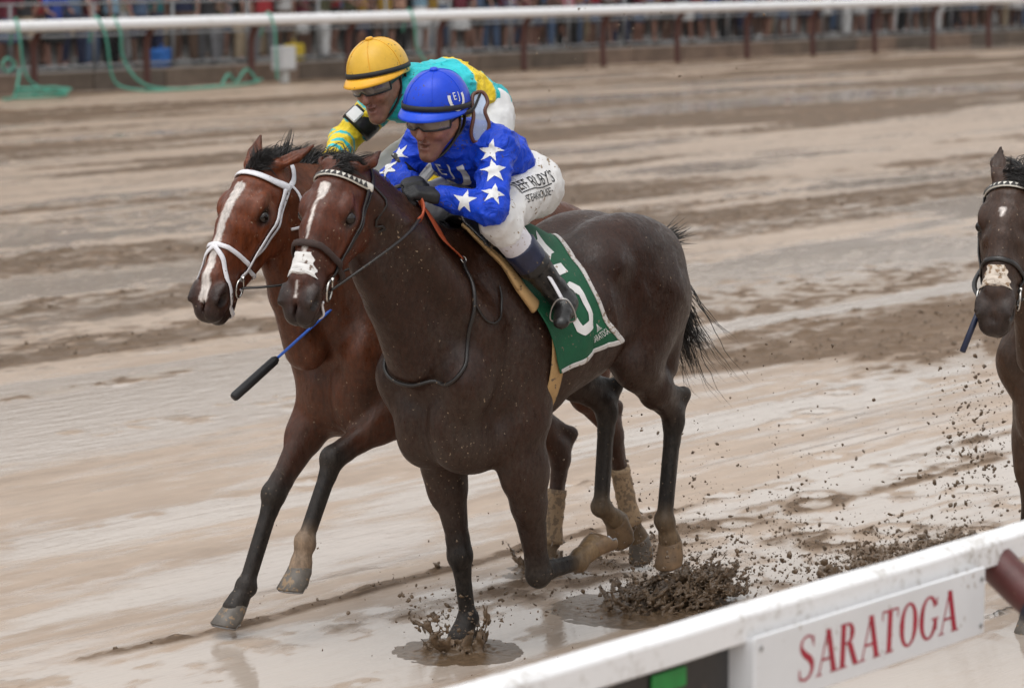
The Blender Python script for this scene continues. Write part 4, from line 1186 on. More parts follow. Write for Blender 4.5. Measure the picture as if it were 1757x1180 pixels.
H2 = dict(key='bright_bay', O=O2, yaw=-.10, label='bright bay horse in white bridle with long white blaze, behind the other', dust=.45,
    cols=dict(body=(.088, .0270, .0115), head=(.135, .0340, .0115), points=(.010, .0080, .0072), muzzle=(.022, .0145, .013)),
    head=dict(A0=(.69, 0, 1.80), A1=(1.03, .06, 1.31), lat=(-.2, .98, 0), k=1.14),
    throat=[(.66, 0, 1.44), (.60, 0, 1.32), (.50, 0, 1.10)],
    neckmid=(.46, 0, 1.60), neckd=.245, hindpt=(.045, .020, .013),
    ears=[(1, (-.06, .0, .095), (-.12, -.02, .135)), (-1, (-.06, .02, -.06), (-.125, .02, -.065))],
    blaze=[(.10, .20, .022, .018, .0), (.18, .40, .018, .014, -.002), (.38, .52, .016, .018, .0)],
    legs=dict(
        RF=dict(elbow=(.25, -.16, .86), knee=(.55, -.13, .53), fet=(.70, -.13, .185), cor=(.755, -.13, .115), toe=(.8, -.13, .03), down=(.25, 0, -1), fwd=(1, 0, .25)),
        LF=dict(elbow=(.13, .17, .86), knee=(.475, .13, .69), fet=(.625, .13, .385), cor=(.65, .13, .285), toe=(.68, .13, .2), down=(.12, 0, -1), fwd=(1, 0, .1), sock=(.30, .21, .14), hisock=1),
        LH=dict(stifle=(-.74, .18, .97), hock=(-1.12, .12, .62), fet=(-1.235, .12, .22), cor=(-1.29, .12, .13), toe=(0, 0, 0), down=(-.6, 0, -.8), fwd=(.8, 0, -.6), sock=MUDSOCK),
        RH=dict(stifle=(-.70, -.18, .90), hock=(-1.06, -.12, .50), fet=(-1.0, -.12, .13), cor=(-.96, -.12, .06), toe=(0, 0, 0), down=(.1, 0, -1), fwd=(1, 0, 0), sock=MUDSOCK)),
    hoofmat=hoof_grey)
h2_root, h2_S, h2_H, h2_ax, h2_body = build_horse(H2, .0075)
O3 = tuple(np.array(O1) + LEFT * 1.515 + ALONG * -1.815)
H3 = dict(key='brown', O=O3, yaw=.14, label='brown horse at the right edge with a small white star and muddy nose strip', dust=.55,
    cols=dict(body=(.060, .030, .017), head=(.042, .021, .013), points=(.010, .008, .007), muzzle=(.026, .017, .014)),
    head=dict(A0=(.82, 0, 1.80), A1=(1.09, .05, 1.36), lat=(-.18, .98, 0), k=1.08),
    throat=[(.74, 0, 1.46), (.64, 0, 1.32), (.52, 0, 1.12)],
    ears=[(1, (-.065, .01, .06), (-.14, -.01, .065)), (-1, (-.065, .01, -.06), (-.14, -.01, -.062))],
    blaze=[(.145, .19, .011, .003, -.002)],
    legs=dict(
        RF=dict(elbow=(.14, -.16, .80), knee=(.20, -.14, .40), fet=(.12, -.14, .12), cor=(.17, -.14, .06), toe=(.1, -.12, -.01), down=(.1, 0, -1), fwd=(1, 0, 0)),
        LF=dict(elbow=(.20, .17, .80), knee=(.52, .14, .62), fet=(.42, .14, .33), cor=(.40, .14, .23), toe=(.68, .13, .2), down=(-.1, 0, -1), fwd=(1, 0, -.1)),
        LH=dict(stifle=(-.60, .18, 1.0), hock=(-.98, .13, .66), fet=(-1.22, .12, .34), cor=(-1.29, .12, .25), toe=(-1.6, .12, .2), down=(-.6, 0, -.8), fwd=(.8, 0, -.6)),
        RH=dict(stifle=(-.52, -.18, .98), hock=(-.80, -.12, .60), fet=(-.72, -.12, .20), cor=(-.68, -.12, .10), toe=(-1.1, -.12, .02), down=(.1, 0, -1), fwd=(1, 0, 0))),
    hoofmat=hoof_grey)
h3_root, h3_S, h3_H, h3_ax, h3_body = build_horse(H3, .012)
# ------------------------------------------------------------------ jockeys
def jockey_solids(J):
    g = {k: V(*v) for k, v in J['j'].items()}
    ph = J['pitch']; c = g['head']; yw = J.get('hyaw', 0); rl = J.get('roll', 0)
    f = V(math.cos(ph) * math.cos(yw), math.cos(ph) * math.sin(yw), -math.sin(ph)); s0 = V(-math.sin(yw), math.cos(yw), 0); u0 = np.cross(f, s0)
    s = s0 * math.cos(rl) + u0 * math.sin(rl); u = np.cross(f, s)
    R = np.array([f, s, u])
    def H(a=0., b=0., d=0.): return c + f * a + u * b + s * d
    skin, lip = (.42, .20, .14), (.33, .12, .09)
    B = Solid()
    B.ell(H(-.012, .02), (.100, .078, .108), .03, R, col=skin)
    B.cone(H(.035, -.01), H(.060, -.113), (.066, .055), (.036, .034), .04, side=s, col=skin)
    B.ell(H(.080, -.121), (.022, .026, .020), .02, R, col=skin)
    B.cone(H(.092, .012), H(.113, -.040), (.010, .012), (.017, .014), .016, side=s, col=(.45, .19, .13))
    B.ell(H(.085, .030), (.020, .055, .012), .02, R, col=skin)
    for sg in (1, -1):
        B.ell(H(.066, -.030, .043 * sg), (.026, .024, .024), .025, R, col=(.45, .20, .14))
        B.ell(H(.085, .010, .030 * sg), (.018, .016, .011), .012, R, op=-1)
        B.ell(H(.076, .010, .030 * sg), (.013, .013, .010), .006, R, col=(.5, .45, .42))
        B.ell(H(-.012, -.012, .078 * sg), (.018, .009, .030), .010, R, col=skin)
        B.cone(H(.0, -.05, .052 * sg), H(.055, -.098, .025 * sg), .018, .018, .025, col=skin)
    B.ell(H(.095, -.069), (.012, .024, .007), .010, R, col=lip)
    B.ell(H(.090, -.091), (.012, .022, .008), .010, R, col=lip)
    B.ell(H(.100, -.080), (.016, .018, .0045), .006, R, op=-1)
    ch, pv = g['chest'], g['pelvis']
    nk = H(-.03, -.10)
    B.cone(H(-.025, -.04), nk * .3 + ch * .7, (.052, .055), (.062, .062), .03, col=skin)
    for q in 'LR':
        B.cone(ch, g['sh' + q], .08, .05, .05, col=skin)
        B.cone(g['sh' + q], g['el' + q], .042, .034, .03, col=skin)
        B.cone(g['el' + q], g['wr' + q], .034, .024, .02, col=skin)
        B.cone(pv, g['hp' + q], .08, .075, .05, col=skin)
        B.cone(g['hp' + q], g['kn' + q], .070, .045, .05, col=skin)
        B.cone(g['kn' + q], g['an' + q], .045, .032, .03, col=skin)
        B.cone(g['an' + q], g['he' + q] * .6 + g['to' + q] * .4 + V(0, 0, .03), .028, .018, .02, col=skin)
    sp = g['spine']
    B.chain([ch, sp, pv], [(.13, .09), (.12, .085), (.12, .09)], .05, .05, col=skin)
    # jacket
    K = Solid()
    K.chain([ch + V(.03, 0, 0), sp, pv * .96 + sp * .04], [(.155, .10), (.15, .10), (.145, .10)], .05, .06)
    K.cone(H(-.04, -.085), ch + V(.02, 0, .02), (.066, .070), (.10, .09), .05)
    for q in 'LR':
        sg = 1 if q == 'L' else -1
        K.cone(ch + V(0, .06 * sg, 0), g['sh' + q], (.09, .09), (.064, .066), .06)
        m = g['sh' + q] * .5 + g['el' + q] * .5
        K.cone(g['sh' + q], m, .066, .060, .04); K.cone(m, g['el' + q], .060, .050, .02)
        K.cone(g['el' + q], g['wr' + q], .050, .036, .02)
    # breeches
    T = Solid()
    T.cone(pv * .8 + sp * .2, pv + V(.01, 0, -.015), (.14, .088), (.14, .092), .05)
    for q in 'LR':
        sg = 1 if q == 'L' else -1
        T.cone(pv + V(.015, .05 * sg, -.02), g['hp' + q], .10, .10, .05)
        T.cone(g['hp' + q], g['kn' + q], (.093, .098), (.064, .066), .06)
        T.cone(g['kn' + q], g['kn' + q] * .80 + g['an' + q] * .20, .066, .064, .03, cap=.4)
    # sock cuffs and boots
    C = {}; Bo = {}
    for q in 'LR':
        kn, an, he, to = g['kn' + q], g['an' + q], g['he' + q], g['to' + q]
        ax = unit(an - kn)
        b = Solid(); k0 = kn * .62 + an * .38; k1 = kn * .35 + an * .65
        b.cone(k0, k1, (.059, .062), (.057, .061), .02, cap=.15); b.cone(k1, an, (.055, .058), (.040, .046), .02)
        b.cone(an, he + (to - he) * .25 + V(0, 0, .03), (.042, .045), (.040, .040), .02)
        fd = unit(to - he); sd = unit(np.cross(fd, V(0, 0, 1)))
        b.cone(he + V(0, 0, .03), he + fd * .07 + V(0, 0, .03), (.034, .036), (.036, .036), .025, side=sd)
        b.cone(he + fd * .06 + V(0, 0, .032), to + V(0, 0, .018), (.038, .036), (.030, .022), .03, side=sd)
        nd = np.cross(sd, fd); nd = nd if nd[2] < 0 else -nd
        b.box(he + fd * .03 + nd * .012, (.030, .030, .012), .008, np.array([fd, sd, nd]), rd=.004)
        Bo[q] = b
        C[q] = Solid(); C[q].cone(kn * .80 + an * .20, kn * .60 + an * .40, (.061, .063), (.056, .059), .02, cap=.3)
    return B, K, T, C, Bo, H, (f, s, u), g

def glove_solid(wr, hc, palm_n, grip_ax):
    """a hand closed round the reins: palm, four curled fingers of unequal length, thumb on the side"""
    S = Solid(); wr, hc = V(*wr), V(*hc)
    d = unit(hc - wr); n = unit(V(*palm_n) - d * (V(*palm_n) @ d)); a = np.cross(d, n)     # a: across the knuckles
    if a @ V(*grip_ax) < 0: a = -a
    S.cone(wr - d * .02, wr + d * .03, (.036, .030), (.037, .026), .01, side=a)
    S.box(hc - d * .012, (.034, .030, .009), .02, np.array([d, a, n]), rd=.010)
    for i, (o, ln) in enumerate(((.033, .92), (.011, 1.0), (-.011, .94), (-.032, .78))):
        p0 = hc + d * .022 + a * o; p1 = p0 + (d * .030 + n * .012) * ln; p2 = p1 + (n * .028 - d * .006) * ln; p3 = p2 + (-d * .022 + n * .002) * ln
        S.chain([p0, p1, p2, p3], [.0115, .0108, .010, .0085], .006, .004)
    t0 = hc - d * .030 + a * .034; t1 = t0 + d * .026 + a * .012 + n * .012; t2 = t1 + d * .022 - a * .012 + n * .018
    S.chain([t0, t1, t2], [.014, .0115, .0095], .010, .004)
    return S

def helmet(J, H, fr, parent):
    f, s, u = fr; R = np.stack([f, s, u], 1)                 # columns
    c = H(-.012, .046); n = 44; rf, rs, ru = .137, .117, .128
    rows = 16; v = []; fc = []
    def low(t): return -.03 - .30 * (1 - math.cos(t)) * .5    # rim drops towards the nape
    for i in range(rows + 1):
        for k in range(n):
            t = 2 * math.pi * k / n
            z1 = math.asin(max(-.9, low(t))) ; el = z1 + (math.pi / 2 - z1) * i / rows
            ce, se = math.cos(el) ** .92 if el < 1.57 else 0, math.sin(el)
            v.append((rf * ce * math.cos(t), rs * ce * math.sin(t), ru * se))
    v = np.array(v)
    for i in range(rows):
        for k in range(n): fc.append((i * n + k, i * n + (k + 1) % n, (i + 1) * n + (k + 1) % n, (i + 1) * n + k))
    mb = MB(); mb.add(v @ R.T + c, fc)
    cov = mb.build('helmet_cover', J['capmat'], parent, True)
    md = cov.modifiers.new('thick', 'SOLIDIFY'); md.thickness = .006; md.offset = -1
    # seams of the cover, button
    sm = MB()
    for q in range(6):
        t = 2 * math.pi * (q + .5) / 6
        pts = [(rf * 1.004 * math.cos(e) ** .92 * math.cos(t), rs * 1.004 * math.cos(e) ** .92 * math.sin(t), ru * 1.004 * math.sin(e)) for e in np.linspace(.05, 1.52, 14)]
        sm.tube(np.array(pts) @ R.T + c, .0016, 5)
    sm.build('seam', J['capmat2'], cov, True)
    bt = MB(); bt.lathe([(.004, -.002), (.015, 0), (.0165, .005), (.012, .010), (.002, .012)], 16, c + u * ru * .99, R); bt.build('button', J['capmat2'], cov, True)
    # peak
    m = 25; pv = []
    for j in range(5):
        w = j / 4
        for i in range(m):
            t = -1.75 + 3.5 * i / (m - 1); ex = max(0, math.cos(t * .88)) ** .7
            r = 1.0 + .012 + w * .22 * ex
            z = ru * math.sin(math.asin(low(t)) + .10) - w * .016 * ex - .002 * w - .010 * w * w * ex
            cz = math.cos(math.asin(low(t)))
            pv.append((rf * cz * r * math.cos(t), rs * cz * r * math.sin(t) * (1 - .05 * w), z))
    pf = [(j * m + i, j * m + i + 1, (j + 1) * m + i + 1, (j + 1) * m + i) for j in range(4) for i in range(m - 1)]
    mb = MB(); mb.add(np.array(pv) @ R.T + c, pf); o = mb.build('peak', J['capmat2'], cov, True)
    md = o.modifiers.new('thick', 'SOLIDIFY'); md.thickness = .005; md.offset = 0
    # black band
    bv = []; 
    for w in (0, 1):
        for k in range(n):
            t = 2 * math.pi * k / n; e = math.asin(low(t)) + .14 + .15 * w
            ce = math.cos(e) ** .92 * 1.018
            bv.append((rf * ce * math.cos(t), rs * ce * math.sin(t), ru * math.sin(e) * 1.0))
    mb = MB(); mb.add(np.array(bv) @ R.T + c, [(k, (k + 1) % n, n + (k + 1) % n, n + k) for k in range(n)])
    o = mb.build('band', J['bandmat'], cov, True); md = o.modifiers.new('thick', 'SOLIDIFY'); md.thickness = .003; md.offset = 1
    # lining shell under the cover, ear pads and chin strap
    P = MB()
    for sg in (1, -1):
        P.tube(catmull([H(-.02, .02, .090 * sg), H(-.012, -.03, .088 * sg), H(.01, -.075, .074 * sg), H(.045, -.118, .045 * sg), H(.07, -.136, .012 * sg)], 5), .0045, 6, flat=(1.8, .6))
        P.tube(catmull([H(-.075, .01, .075 * sg), H(-.05, -.04, .080 * sg), H(.01, -.075, .075 * sg)], 5), .0045, 6, flat=(1.8, .6))
    P.build('chin_strap', J['strapmat'], parent, True)
    return cov, c, R

def goggles(J, H, fr, parent, lens, frame):
    f, s, u = fr
    def pt(t, z, d=0.): # t: -1..1 round the face, z: height
        a = t * 1.18; r = .101 + d
        return H(.008 + r * math.cos(a) * 1.02, z, (r - .012) * math.sin(a))
    nx, nz = 25, 7; v = []
    for j in range(nz):
        w = j / (nz - 1) * 2 - 1
        for i in range(nx):
            t = i / (nx - 1) * 2 - 1
            hgt = .027 * (1 - .25 * abs(t) ** 3)
            lo = -.024 if abs(t) > .18 else -.024 + .016 * (1 - abs(t) / .18)
            z = .010 + (w * hgt if w > 0 else -w * lo)
            v.append(pt(t, z, .014 - .006 * w * w))
    fc = [(j * nx + i, j * nx + i + 1, (j + 1) * nx + i + 1, (j + 1) * nx + i) for j in range(nz - 1) for i in range(nx - 1)]
    mb = MB(); mb.add(v, fc); g = mb.build('goggles', lens, parent, True)
    rim = [v[i] for i in range(nx)] + [v[j * nx + nx - 1] for j in range(1, nz)] + [v[(nz - 1) * nx + i] for i in range(nx - 2, -1, -1)] + [v[j * nx] for j in range(nz - 2, 0, -1)]
    mb = MB(); mb.tube(rim, .0042, 6, closed=True); mb.build('frame', frame, g, True)
    for sg in (1, -1):
        mb = MB(); mb.tube(catmull([pt(sg * 1.0, .012, .012), H(.0, .020, .098 * sg), H(-.05, .035, .112 * sg)], 5), .011, 6, flat=(.25, 1), side=s)
        mb.build('strap', frame, g, True)
    return g

def build_jockey(J):
    root = empty('person', J['O'], TRACK_ROT + J.get('yaw', 0))
    tag(root, J['label'], 'person', 'jockeys in the race')
    B, K, T, C, Bo, H, fr, g = jockey_solids(J)
    kr = J.get('res', 1.0); B.grid(.006 * kr, pad=.02); v, f = B.nets(); v = relax(v, f, 1, .35)
    col = B.colours(v, (.42, .2, .14), .006)
    q = (v - H(0)) @ np.stack(fr, 1)
    bd = sstep(.05, .0, np.abs(q[:, 2] + .10) - .03) * sstep(.0, .05, q[:, 0])      # lower face darker
    col = col * (1 - .28 * bd[:, None])
    body = link('body', mesh_from('jockey_body', v, f, True, col), J['skinmat'], root)
    jk = solid_obj('jacket', K, .0082 * kr, J['jackmat'], root, J['jrough'], J.get('jcols') and (lambda vv: J['jcols'](vv, g)), relax_it=1)
    solid_obj('breeches', T, .0085 * kr, J['breechmat'], root, (.013, 13, (1.2, 1.2, .8), 3.))
    for q_ in 'LR':
        solid_obj('boot_cuff', C[q_], .007, J['cuffmat'], root, (.003, 18))
        bo = solid_obj('boot', Bo[q_], .0075 * kr, J['bootmat'], root, (.003, 22))
        kn_, an_ = g['kn' + q_], g['an' + q_]; tp = Solid(); tp.cone(kn_ * .63 + an_ * .37, kn_ * .40 + an_ * .60, (.062, .065), (.060, .064), .02, cap=.12)
        solid_obj('boot_top', tp, .0075 * kr, J['boottop'], bo, (.003, 22))
        # stirrup iron and leather
        he, to = g['he' + q_], g['to' + q_]; fd = unit(to - he); sd = unit(np.cross(fd, V(0, 0, 1))); nd = np.cross(sd, fd); nd = nd if nd[2] < 0 else -nd
        ball = he + fd * .155 + nd * .006
        ring = [ball + sd * .052 * math.cos(t) * (1 if math.sin(t) < .3 else .75) - nd * (.055 + .058 * math.sin(t)) for t in np.linspace(-1.57, 4.71, 22)[:-1]]
    for q_ in 'LR':
        G = glove_solid(g['wr' + q_], g['ha' + q_], J['palm' + q_], (0, 0, 1))
        solid_obj('glove', G, .0048 * kr, J['glovemat'], root, (.0015, 60), pad=.02)
    cov, hc, hR = helmet(J, H, fr, root)
    goggles(J, H, fr, root, J['lens'], J['gframe'])
    return root, dict(B=B, K=K, T=T, H=H, fr=fr, g=g, cov=cov, hc=hc, hR=hR, jacket=jk)
def skin_material():
    N = NT('skin'); at = N.attr('col'); vec = N.coord()
    c = N.mix(.7, at.outputs['Color'], N.ramp(N.noise(45, 4, .6, vec), [(.3, .40), (.7, .85)]), 'MULTIPLY')
    m = N.ramp(N.noise(120, 2, .5, vec), [(.70, 0.0), (.73, 1.0)])
    c = N.mix(m, c, (.16, .11, .07))
    N.set(color=c, rough=.42, sss=.08); N.b.inputs['Subsurface Radius'].default_value = (.01, .004, .002)
    N.bump(N.noise(260, 3, .6, vec), .15, .002); return N.m
def silk_material(name, c, attr=False):
    N = NT(name); vec = N.coord(); base = N.attr('col').outputs['Color'] if attr else None
    f = N.noise(6, 4, .6, vec)
    k = N.ramp(f, [(.3, .78), (.7, 1.15)])
    col = N.mix(1.0, base if attr else c, k, 'MULTIPLY')
    t = N.math('ADD', N.noise(85, 3, .6, vec), N.math('MULTIPLY', N.noise(8, 3, .6, vec), .4))
    col = N.mix(N.ramp(t, [(.86, 0.0), (.89, .85)]), col, (.07, .05, .04))
    N.set(color=col, rough=.34 if 'cap' in name else .45, spec=.3 if 'cap' in name else .22, sheen=.0)
    w = N.n('ShaderNodeTexNoise'); w.inputs['Scale'].default_value = 11; w.inputs['Detail'].default_value = 5; w.inputs['Distortion'].default_value = 1.6
    N.l(vec, w.inputs['Vector'])
    b = N.bump(w.outputs['Fac'], .10 if 'cap' in name else .9, .02 if 'cap' in name else .025); N.bump(N.noise(500, 2, .5, vec), .12, .001, b); return N.m
def lens_material(name, c, rough, tr):
    N = NT(name); vec = N.coord()
    N.set(color=c, rough=rough, trans=tr, spec=.8); N.b.inputs['IOR'].default_value = 1.5
    m = N.ramp(N.noise(60, 3, .6, vec), [(.62, 0.0), (.68, .7)])
    N.set(rough=N.mix(m, rough, .6)); return N.m
skin = skin_material()
black_cloth = simple('black_cloth', (.012, .012, .013), .6, .3, 40, .4, 300)
black_leather = simple('black_leather', (.012, .011, .011), .32, .35, 30, .3, 120, mud=.25)
white_cloth = simple('breech_white', (.66, .65, .64), .6, .08, 12, .25, 90, mud=.42, mudcol=(.24, .17, .10))
cuff_white = simple('cuff_white', (.60, .58, .62), .6, .08, 12, .2, 120, mud=.6, mudcol=(.3, .22, .15))
white_print = simple('white_print', (.68, .68, .68), .6, .1, 40, .1, 200, mud=.35, mudcol=(.25, .18, .12))
blue_cap = silk_material('blue_cap', (.008, .055, .58)); blue_silk = silk_material('blue_silk', (.008, .052, .52))
J1 = dict(O=O1, label='jockey in blue silks with white stars and blue cap, crouched on dark horse', pitch=math.radians(14), hyaw=.12, roll=-.06,
    j=dict(head=(.345, .03, 2.033), chest=(.13, .01, 1.90), spine=(.0, 0, 1.87), pelvis=(-.14, 0, 1.79),
           shL=(.17, .175, 1.925), elL=(.335, .275, 1.715), wrL=(.400, .095, 1.755), haL=(.460, .055, 1.768),
           shR=(.17, -.165, 1.925), elR=(.25, -.25, 1.79), wrR=(.33, -.10, 1.79), haR=(.38, -.05, 1.785),
           hpL=(-.13, .10, 1.76), knL=(.25, .235, 1.665), anL=(.0, .305, 1.40), heL=(-.075, .30, 1.335), toL=(.08, .395, 1.275),
           hpR=(-.13, -.10, 1.76), knR=(.25, -.235, 1.665), anR=(.0, -.305, 1.40), heR=(-.075, -.30, 1.335), toR=(.08, -.395, 1.275)),
    palmL=(0, -.3, -1), palmR=(0, .3, -1), jrough=(.022, 9, (1, 1, 1.3), 1.0), skinmat=skin, jackmat=blue_silk, breechmat=white_cloth, cuffmat=cuff_white,
    bootmat=black_leather, boottop=simple('boot_navy', (.012, .016, .045), .38, .3, 30, .3, 120, mud=.45, mudcol=(.10, .075, .05)), glovemat=black_cloth, capmat=blue_cap, capmat2=silk_material('blue_cap_trim', (.012, .070, .64)), bandmat=black_cloth, strapmat=black_leather,
    lens=lens_material('goggle_smoke', (.16, .125, .105), .10, .0), gframe=black_leather)
j1_root, j1 = build_jockey(J1)
TURQ, YEL = (.03, .50, .55), (.80, .58, .03)
def j2cols(v, g):
    c = np.tile(np.array(TURQ), (len(v), 1))
    def seg(a, b):
        d = b - a; L = np.linalg.norm(d); t = (v - a) @ d / L ** 2; r = np.linalg.norm(v - a - np.clip(t, 0, 1)[:, None] * d, axis=1); return t, r
    near = np.full(len(v), 9.); tt = np.zeros(len(v))
    for q in 'LR':
        for a, b, o in ((g['sh' + q], g['el' + q], 0.), (g['el' + q], g['wr' + q], 1.)):
            t, r = seg(a, b); m = (r < .095) & ((t > .25) if o == 0 else (t > .08)); near[m] = r[m]; tt[m] = t[m] * np.linalg.norm(b - a) + (0 if o == 0 else .28)
    arm = near < 9
    band = arm & (((tt - .02) / .088) % 1 < .62); c[band] = YEL
    x = v[:, 0] - g['pelvis'][0]; y = v[:, 1]
    xs = np.where(y > -.035, 1, -1)
    A = (x > .06) & (x < .19); D = (x > .27)
    blk = ~arm & np.where(y > -.035, A, (D & (x < .40)) | (x < .06)); c[blk] = YEL
    return c
J2 = dict(O=O2, res=1.15, yaw=-.10, label='jockey in turquoise and yellow silks with yellow cap, on the far horse', pitch=math.radians(18), hyaw=.18, roll=.10,
    j=dict(head=(.10, .0, 2.115), chest=(-.10, .0, 2.06), spine=(-.27, 0, 2.08), pelvis=(-.455, 0, 2.005),
           shL=(-.07, .18, 2.03), elL=(.03, .25, 1.77), wrL=(.16, .19, 1.53), haL=(.20, .175, 1.46),
           shR=(-.11, -.17, 2.05), elR=(.04, -.27, 1.88), wrR=(.26, -.10, 1.82), haR=(.32, -.07, 1.80),
           hpL=(-.40, .085, 1.915), knL=(-.06, .24, 1.70), anL=(-.30, .305, 1.42), heL=(-.375, .30, 1.355), toL=(-.21, .36, 1.295),
           hpR=(-.40, -.085, 1.915), knR=(-.06, -.24, 1.70), anR=(-.30, -.305, 1.42), heR=(-.375, -.30, 1.355), toR=(-.21, -.36, 1.295)),
    palmL=(.6, -1, .1), palmR=(0, .3, -1), jrough=(.020, 9, (1, 1, 1.3), 4.0), jcols=j2cols, skinmat=skin, jackmat=silk_material('turquoise_yellow_silk', None, True), breechmat=simple('breech_clean', (.7, .7, .7), .6, .06, 12, .25, 90), cuffmat=cuff_white,
    bootmat=black_leather, boottop=J1['boottop'], glovemat=black_cloth, capmat=silk_material('yellow_cap', (.68, .40, .045)), capmat2=silk_material('yellow_cap_trim', (.75, .38, .03)), bandmat=black_cloth, strapmat=black_leather,
    lens=lens_material('goggle_smoke2', (.17, .14, .12), .10, .0), gframe=black_leather)
j2_root, j2 = build_jockey(J2)
# rider of the third horse (beyond the right edge of the frame; only the whip end shows)
J3 = dict(J1, res=1.8, O=O3, yaw=.14, label='jockey in plain pale grey silks riding the horse at the right edge', jackmat=silk_material('grey_silk', (.30, .31, .33)), capmat=silk_material('grey_cap', (.28, .28, .30)), capmat2=silk_material('grey_cap_trim', (.24, .24, .26)),
    breechmat=J2['breechmat'], j={k: (v[0] - .34, v[1], v[2] + (.02 if k[:2] not in ('an', 'he', 'to') else 0)) for k, v in J1['j'].items()})
j3_root, j3 = build_jockey(J3)
# ------------------------------------------------------------------ hair, bridles, saddlery
def on_horse(name, hz, label, cat, group=None):
    o = empty(name, hz['O'], TRACK_ROT + hz.get('yaw', 0)); return tag(o, label, cat, group)
leather = simple('bridle_leather', (.014, .011, .010), .35, .3, 40, .3, 150, mud=.25)
brown_fleece = simple('noseband_brown', (.035, .018, .014), .75, .3, 60, .6, 240, mud=.2)
white_leather = simple('bridle_white', (.70, .69, .72), .45, .07, 40, .15, 150, mud=.38, mudcol=(.13, .10, .08))
steel = simple('bit_steel', (.55, .53, .50), .22, .1, 40, metal=1.0)
white_plastic = simple('browband_white', (.68, .65, .58), .4, .08, 60)
strip_white = simple('nose_strip', (.72, .70, .68), .7, .06, 40, .2, 150, mud=.42, mudcol=(.15, .10, .07))
strip_mud = simple('nose_strip_muddy', (.60, .52, .44), .7, .2, 30, .2, 150, mud=.95, mudcol=(.27, .18, .11))
orange_rubber = simple('rein_orange', (.36, .065, .02), .5, .15, 30, .3, 150, mud=.25)
tan_cloth = simple('chamois_tan', (.42, .26, .11), .75, .15, 14, .3, 120, mud=.5, mudcol=(.13, .09, .06))
band_tan = simple('bandage_tan', (.34, .235, .14), .75, .2, 14, .4, 160, mud=.95, mudcol=(.2, .14, .09))

def hair(hz, S, HK, ax, root, crest, flow, ln, n, fl_dir, fl_n=260, fl_len=.13, tailspec=None, key=''):
    a, nn, lat = ax; rs = np.random.default_rng(hash(key) % 1000 if False else len(key) * 7 + 3)
    # mane along the crest
    x = rs.random(n); X = crest[0] + (crest[1] - crest[0]) * x
    P = np.stack([X, (rs.random(n) - .5) * .030, np.full(n, 2.35)], 1)
    P = S.cast(P, V(0, 0, -1), 1.2, -.006)
    D = np.array(flow)[None] + rs.normal(size=(n, 3)) * .22
    strands('mane', P, D, ln * (.6 + .7 * rs.random(n)), hair_dark, root, r=.0021, seg=6, wav=.10, grav=-1.1, rs=rs, clump=12)
    # forelock
    m = fl_n; P = np.array([HK(-.03 + .07 * rs.random(), .05 + .04 * rs.random(), (rs.random() - .5) * .075) for _ in range(m)])
    P = S.snap(P, -.004)
    D = np.array([a * fl_dir[0] + nn * fl_dir[1] + lat * fl_dir[2] for _ in range(m)]) + rs.normal(size=(m, 3)) * .25
    strands('forelock', P, D, fl_len * (.5 + .8 * rs.random(m)), hair_dark, root, r=.0015, seg=6, wav=.10, grav=-.9, rs=rs, clump=12)
    # tail
    if tailspec:
        n1 = tailspec['n']; base = V(*tailspec['root'])
        Sd = Solid(); Sd.chain(tailspec['dock'], [.045, .032, .018], .02, .02)
        solid_obj('tail_dock', Sd, .008, hair_dark, root)
        dk = catmull(tailspec['dock'], 6); idx = rs.integers(0, len(dk), n1)
        P = dk[idx] + rs.normal(size=(n1, 3)) * .014
        D = np.array(tailspec['dir'])[None] + rs.normal(size=(n1, 3)) * np.array([.10, .12, .15])
        strands('tail', P, D, tailspec['len'] * (.45 + .65 * rs.random(n1)), hair_dark, root, r=.0018, seg=11, wav=tailspec.get('wav', .12), grav=tailspec['grav'], rs=rs, clump=26, curl=(lambda q, t: np.array([-2.4 * t * t, 0, .9 * t * t])) if tailspec.get('curl') else None)
        k = tailspec.get('wisps', 0)
        if k:
            P = dk[rs.integers(len(dk) // 3, len(dk), k)] + rs.normal(size=(k, 3)) * .012
            D = np.array(tailspec['wdir'])[None] + rs.normal(size=(k, 3)) * .25
            strands('tail_wisp', P, D, tailspec['wlen'] * (.5 + .6 * rs.random(k)), hair_dark, root, r=.0022, seg=14, wav=.20, grav=-.8, rs=rs,
                    curl=lambda q, t: np.array([-2.6 * t * t - .1, 0, 1.5 * t * t]))

hair(H1, h1_S, h1_H, h1_ax, h1_root, (.18, .80), (-.45, -.9, .25), .20, 1500, (-.55, -.05, .75), 650, .085, key='one',
     tailspec=dict(root=(-1.1, 0, 1.44), dock=[(-.99, 0, 1.45), (-1.10, 0, 1.42), (-1.165, .01, 1.28)], dir=(-.12, 0, -1), len=.43, n=800, grav=-.2, curl=1, wisps=150, wdir=(-.35, .05, -1), wlen=.54, wav=.22))
hair(H2, h2_S, h2_H, h2_ax, h2_root, (.15, .66), (-.7, -.35, .75), .14, 1700, (-.75, .30, .35), 800, .075, key='two',
     tailspec=dict(root=(-1.1, 0, 1.44), dock=[(-.99, 0, 1.45), (-1.10, 0, 1.42), (-1.165, .01, 1.28)], dir=(-.45, 0, -1), len=.6, n=500, grav=-.9))
hair(H3, h3_S, h3_H, h3_ax, h3_root, (.18, .76), (-.5, -.6, .6), .15, 900, (-.15, .30, .85), 800, .10, key='three',
     tailspec=dict(root=(-1.1, 0, 1.44), dock=[(-.99, 0, 1.45), (-1.10, 0, 1.42), (-1.165, .01, 1.28)], dir=(-.35, 0, -1), len=.6, n=500, grav=-.9))
